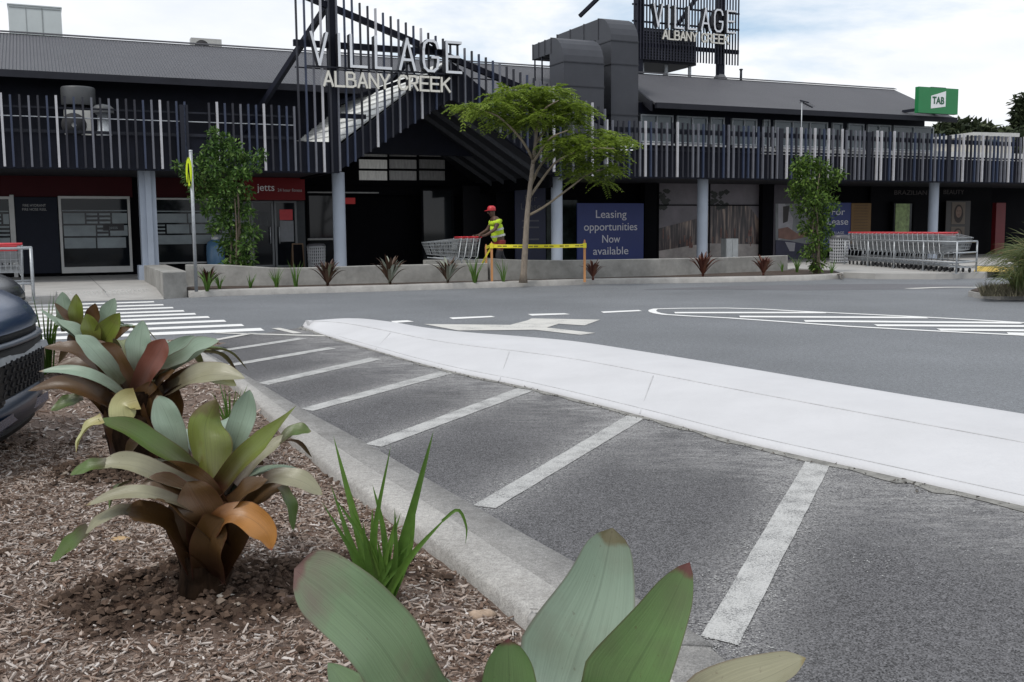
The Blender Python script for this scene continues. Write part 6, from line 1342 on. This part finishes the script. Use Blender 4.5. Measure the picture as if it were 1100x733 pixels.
# ------------------------------------------------------------------ parked cars
def make_car(label, col, loc, rz, name):
    c = thing('parked_car', label, 'car', loc, rz)
    paint = mat(name, col, .22, .05, 1, metal=.35, spec=.6); low = mat(name+'_low', tuple(c_*.45 for c_ in col), .3, .05, 1, metal=.2); trim = mat('car_trim', (.005,.005,.006), .6, .1, 5, spec=.2)
    # stations: x from the nose (0) backwards; half width, bonnet height, sill height, shoulder height
    SECT = [(.00,.52,.74,.42,.66),(-.06,.70,.86,.36,.74),(-.16,.82,.95,.30,.80),(-.40,.90,1.02,.27,.86),(-.9,.925,1.07,.26,.92),(-1.35,.93,1.12,.26,.95),(-2.2,.935,1.66,.26,.97),(-3.2,.935,1.66,.26,.98),(-4.0,.92,1.58,.27,1.0),(-4.45,.86,1.05,.32,.95),(-4.52,.78,.98,.45,.9)]
    body = MB(); vs = []; ng = 15
    for x,w,ht,lo,sh in SECT:
        cab = ht > 1.3
        half = [(0,lo),(w*.7,lo),(w*.96,lo+.08),(w,lo+.22),(w,(lo+sh)/2+.1),(w*.985,sh)]
        half += [(w*.80,ht-.10),(w*.72,ht-.01),(0,ht)] if cab else [(w*.93,sh+(ht-sh)*.55),(w*.72,ht-.02),(0,ht)]
        vs += [(x,-y,z) for y,z in half]+[(x,y,z) for y,z in half[-2:0:-1]]
    n_ = 16; body.add(vs, [(i*n_+k,i*n_+(k+1)%n_,(i+1)*n_+(k+1)%n_,(i+1)*n_+k) for i in range(len(SECT)-1) for k in range(n_)],0,True)
    body.f.append(tuple(range(n_-1,-1,-1))); body.mi.append(0); body.sm.append(False); body.f.append(tuple((len(SECT)-1)*n_+k for k in range(n_))); body.mi.append(0); body.sm.append(False)
    b = body.build('body', paint, c, 'local'); sub = b.modifiers.new('s','SUBSURF'); sub.levels = 2; sub.render_levels = 2
    m = MB(); m.prism([(-.015,-.50,.44),(-.015,.50,.44),(-.0,.50,.66),(-.0,-.50,.66)],(.035,0,0)); gr = m.build('grille', trim, c, 'local'); m = MB()
    for k in range(9):
        for j in range(5): y = -.46+k*.105+(j%2)*.05; z = .455+j*.044; m.box((.021,y,z),(.026,y+.075,z+.016))
    m.build('grille_mesh', mat('grille_dark', (.012,.012,.014), .5, spec=.25), gr, 'local')
    for sg in (-1,1):
        m = MB(); m.prism([(-.20,sg*.86,.83),(-.42,sg*.935,.85),(-.72,sg*.95,.90),(-.62,sg*.94,.95),(-.38,sg*.90,.93),(-.22,sg*.83,.89)],(.02,sg*.02,.0)); h = m.build('headlight', mat('lens', (.55,.58,.60), .08, .1, 6, spec=.8), c, 'local')
        MB().lathe([(0,0),(.055,.01),(.06,.04)],(-.45,sg*.90,.89),14,axis=(0,sg,0)).build('lamp', GALV, h, 'local')
        m = MB(); m.prism([(-.04,sg*.56,.40),(-.10,sg*.74,.38),(-.30,sg*.885,.44),(-.30,sg*.895,.62),(-.10,sg*.76,.60),(-.03,sg*.58,.62)],(.03,sg*.022,0)); m.build('air_intake', trim, c, 'local')
        for x in (-.95,-3.62):
            w = MB().lathe([(.22,-.11),(.31,-.11),(.345,-.08),(.345,.08),(.31,.11),(.22,.11)],(x,sg*.82,.345),28,axis=(0,sg,0)).build('wheel', RUB, c, 'local')
            m = MB(); m.lathe([(.225,.02),(.225,.10),(.215,.105),(.2,.06)],(x,sg*.82,.345),28,axis=(0,sg,0))
            for k in range(5): a = 2*math.pi*k/5; m.bar((x,sg*.90,.345),(x+.21*math.cos(a),sg*.91,.345+.21*math.sin(a)),.05,.02,upv=(0,1,0))
            m.build('rim', GALV, w, 'local')
        m = MB().prism([(-2.0,sg*.80,1.02),(-3.7,sg*.80,1.04),(-3.5,sg*.76,1.46),(-2.3,sg*.76,1.46)],(0,sg*.155,0)); m.build('side_window', GLASS, c, 'local')
        m = MB().box((-1.62,sg*.93,1.0),(-1.50,sg*1.10,1.14)); m.build('wing_mirror', paint, c, 'local')
    MB().prism([(-1.34,-.70,1.15),(-1.34,.70,1.15),(-2.08,.58,1.60),(-2.08,-.58,1.60)],(.03,0,.03)).build('windscreen', GLASS, c, 'local')
    m = MB(); m.prism([(-.0,-.56,.665),(.0,.56,.665),(-.01,.56,.70),(-.01,-.56,.70)],(.045,0,0)); m.build('chrome_bar', GALV, c, 'local')
    PLN = [(-.80,-.945),(-.42,-.925),(-.20,-.86),(-.09,-.745),(-.015,-.52),(.012,-.25),(.018,0)]; PLN = PLN+[(x,-y) for x,y in PLN[-2::-1]]
    pth = [Vector((x,y,0)) for x,y in PLN]
    for nme,z0,z1,o0,o1,mt in (('bumper_mesh',.47,.745,.0,.03,trim),('blade_trim',.745,.768,.040,.034,mat('blade_grey',(.05,.065,.09),.35,.1,3)),('shadow_gap',.768,.815,.004,.004,trim),('lower_valance',.24,.31,-.05,.015,trim),('lower_bumper',.31,.47,.015,.025,low)):
        n_ = len(pth); nr_ = []
        for i in range(n_):
            dd = (pth[min(i+1,n_-1)]-pth[max(i-1,0)]).normalized(); nr_.append(Vector((dd.y,-dd.x,0)))
        m = MB(); m.add([pth[i]+nr_[i]*o0+Vector((0,0,z0)) for i in range(n_)]+[pth[i]+nr_[i]*o1+Vector((0,0,z1)) for i in range(n_)]+[pth[i]-nr_[i]*.03+Vector((0,0,z1)) for i in range(n_)]+[pth[i]-nr_[i]*.03+Vector((0,0,z0)) for i in range(n_)],
            [(r*n_+i,r*n_+i+1,((r+1)%4)*n_+i+1,((r+1)%4)*n_+i) for r in range(4) for i in range(n_-1)],0,True)
        bm_ = m.build(nme, mt, c, 'local')
        if nme == 'lower_bumper':
            pth2 = []; lv = ((.0,.812),(.0,.85),(.03,.91),(.085,.965),(.17,1.01),(.32,1.055),(.6,1.09),(1.1,1.12)); m = MB()
            for k_,z_ in lv: pth2 += [Vector((p.x-k_+.012,p.y*(1-.30*k_)*1.012,z_-.10*max(0,(abs(p.y)-.55))*(1 if k_>.05 else 0))) for p in pth]
            m.add(pth2, [(r*n_+i,r*n_+i+1,(r+1)*n_+i+1,(r+1)*n_+i) for r in range(len(lv)-1) for i in range(n_-1)],0,True); m.build('bonnet', paint, c, 'local')
        if nme == 'bumper_mesh':
            m = MB()
            for r in range(5):
                z = .49+r*.04
                for i in range(n_-1):
                    for q in range(3):
                        f = (q+.2+.5*(r%2)*.6)/3; p_ = pth[i].lerp(pth[i+1],f)+nr_[i].lerp(nr_[i+1],f)*(.024+.0045*(r+.5)*.9); dd = (pth[i+1]-pth[i]).normalized()*.025; m.bar(p_+Vector((0,0,z)),p_+dd+Vector((0,0,z+.022)),.012,.010)
            m.build('honeycomb', mat('grille_dark', (.012,.012,.014), .5, spec=.25), bm_, 'local')
    m = MB(); m.prism([(-.02,-.6,.27),(-.02,.6,.27),(.03,.55,.33),(.03,-.55,.33)],(0,0,.05)); m.build('bumper_lip', paint, c, 'local')
    return c
hd = math.radians(12)
make_car('metallic blue car nosing into the mulch bed at the left edge', (.028,.055,.115), (-2.80,5.75,.0), hd, 'blue_car_paint')
make_car('dark grey car behind the blue one, its headlight just showing', (.035,.04,.05), (-4.08,8.3,.0), hd, 'grey_car_paint')
# ------------------------------------------------------------------ sky and light
SUN_EL, SUN_AZ = math.radians(58), math.radians(215)       # azimuth from north (+y) clockwise
W = bpy.data.worlds.new('World'); SC.world = W; W.use_nodes = True; nt = W.node_tree; N = nt.nodes; L = nt.links
bg = N['Background']; sky = N.new('ShaderNodeTexSky'); sky.sky_type = 'NISHITA'; sky.sun_disc = False; sky.sun_elevation = SUN_EL; sky.sun_rotation = SUN_AZ
tc = N.new('ShaderNodeTexCoord'); sx = N.new('ShaderNodeSeparateXYZ'); L.new(tc.outputs['Generated'], sx.inputs[0])
ma = N.new('ShaderNodeMath'); ma.operation = 'MAXIMUM'; ma.inputs[1].default_value = 0; L.new(sx.outputs[2], ma.inputs[0])
ad = N.new('ShaderNodeMath'); ad.inputs[1].default_value = .22; L.new(ma.outputs[0], ad.inputs[0])
dx = N.new('ShaderNodeMath'); dx.operation = 'DIVIDE'; L.new(sx.outputs[0], dx.inputs[0]); L.new(ad.outputs[0], dx.inputs[1])
dy = N.new('ShaderNodeMath'); dy.operation = 'DIVIDE'; L.new(sx.outputs[1], dy.inputs[0]); L.new(ad.outputs[0], dy.inputs[1])
cb = N.new('ShaderNodeCombineXYZ'); L.new(dx.outputs[0], cb.inputs[0]); L.new(dy.outputs[0], cb.inputs[1])
mp = N.new('ShaderNodeMapping'); mp.inputs['Location'].default_value = (3.7,1.3,0); mp.inputs['Scale'].default_value = (1.0,1.15,1); L.new(cb.outputs[0], mp.inputs[0])
n1 = N.new('ShaderNodeTexNoise'); n1.inputs['Scale'].default_value = 1.15; n1.inputs['Detail'].default_value = 9; n1.inputs['Roughness'].default_value = .56; n1.inputs['Distortion'].default_value = .25; L.new(mp.outputs[0], n1.inputs['Vector'])
cr = N.new('ShaderNodeValToRGB'); cr.color_ramp.elements[0].position = .32; cr.color_ramp.elements[0].color = (0,0,0,1); cr.color_ramp.elements[1].position = .50; cr.color_ramp.elements[1].color = (1,1,1,1); L.new(n1.outputs[0], cr.inputs[0])
mp2 = N.new('ShaderNodeMapping'); mp2.inputs['Location'].default_value = (1.1,7.3,2); L.new(cb.outputs[0], mp2.inputs[0])
n2 = N.new('ShaderNodeTexNoise'); n2.inputs['Scale'].default_value = 1.9; n2.inputs['Detail'].default_value = 8; n2.inputs['Roughness'].default_value = .55; L.new(mp2.outputs[0], n2.inputs['Vector'])
c2 = N.new('ShaderNodeValToRGB'); c2.color_ramp.elements[0].position = .32; c2.color_ramp.elements[0].color = (7.4,7.8,8.4,1); c2.color_ramp.elements[1].position = .62; c2.color_ramp.elements[1].color = (8.9,9.0,9.2,1); L.new(n2.outputs[0], c2.inputs[0])
# blue between the clouds, brightened by thin high haze
hz = N.new('ShaderNodeMix'); hz.data_type = 'RGBA'; hz.inputs[0].default_value = .45; L.new(sky.outputs[0], hz.inputs[6]); hz.inputs[7].default_value = (4.4,6.4,8.4,1)
mx = N.new('ShaderNodeMix'); mx.data_type = 'RGBA'; L.new(cr.outputs[0], mx.inputs[0]); L.new(hz.outputs[2], mx.inputs[6]); L.new(c2.outputs[0], mx.inputs[7]); L.new(mx.outputs[2], bg.inputs['Color']); bg.inputs['Strength'].default_value = .1
sl = bpy.data.lights.new('sun','SUN'); sl.energy = 1.5; sl.angle = math.radians(11); sl.color = (1,.96,.90); so = bpy.data.objects.new('sun', sl); COL.objects.link(so); so.location = (0,-10,20)
sdv = Vector((math.sin(SUN_AZ)*math.cos(SUN_EL), math.cos(SUN_AZ)*math.cos(SUN_EL), math.sin(SUN_EL))); so.rotation_euler = sdv.to_track_quat('Z','Y').to_euler()
SC.view_settings.view_transform = 'Standard'; SC.view_settings.look = 'None'; SC.view_settings.exposure = .26; SC.view_settings.gamma = 1; SC.view_settings.use_curve_mapping = False
SC.cycles.max_bounces = 6; SC.cycles.use_denoising = True
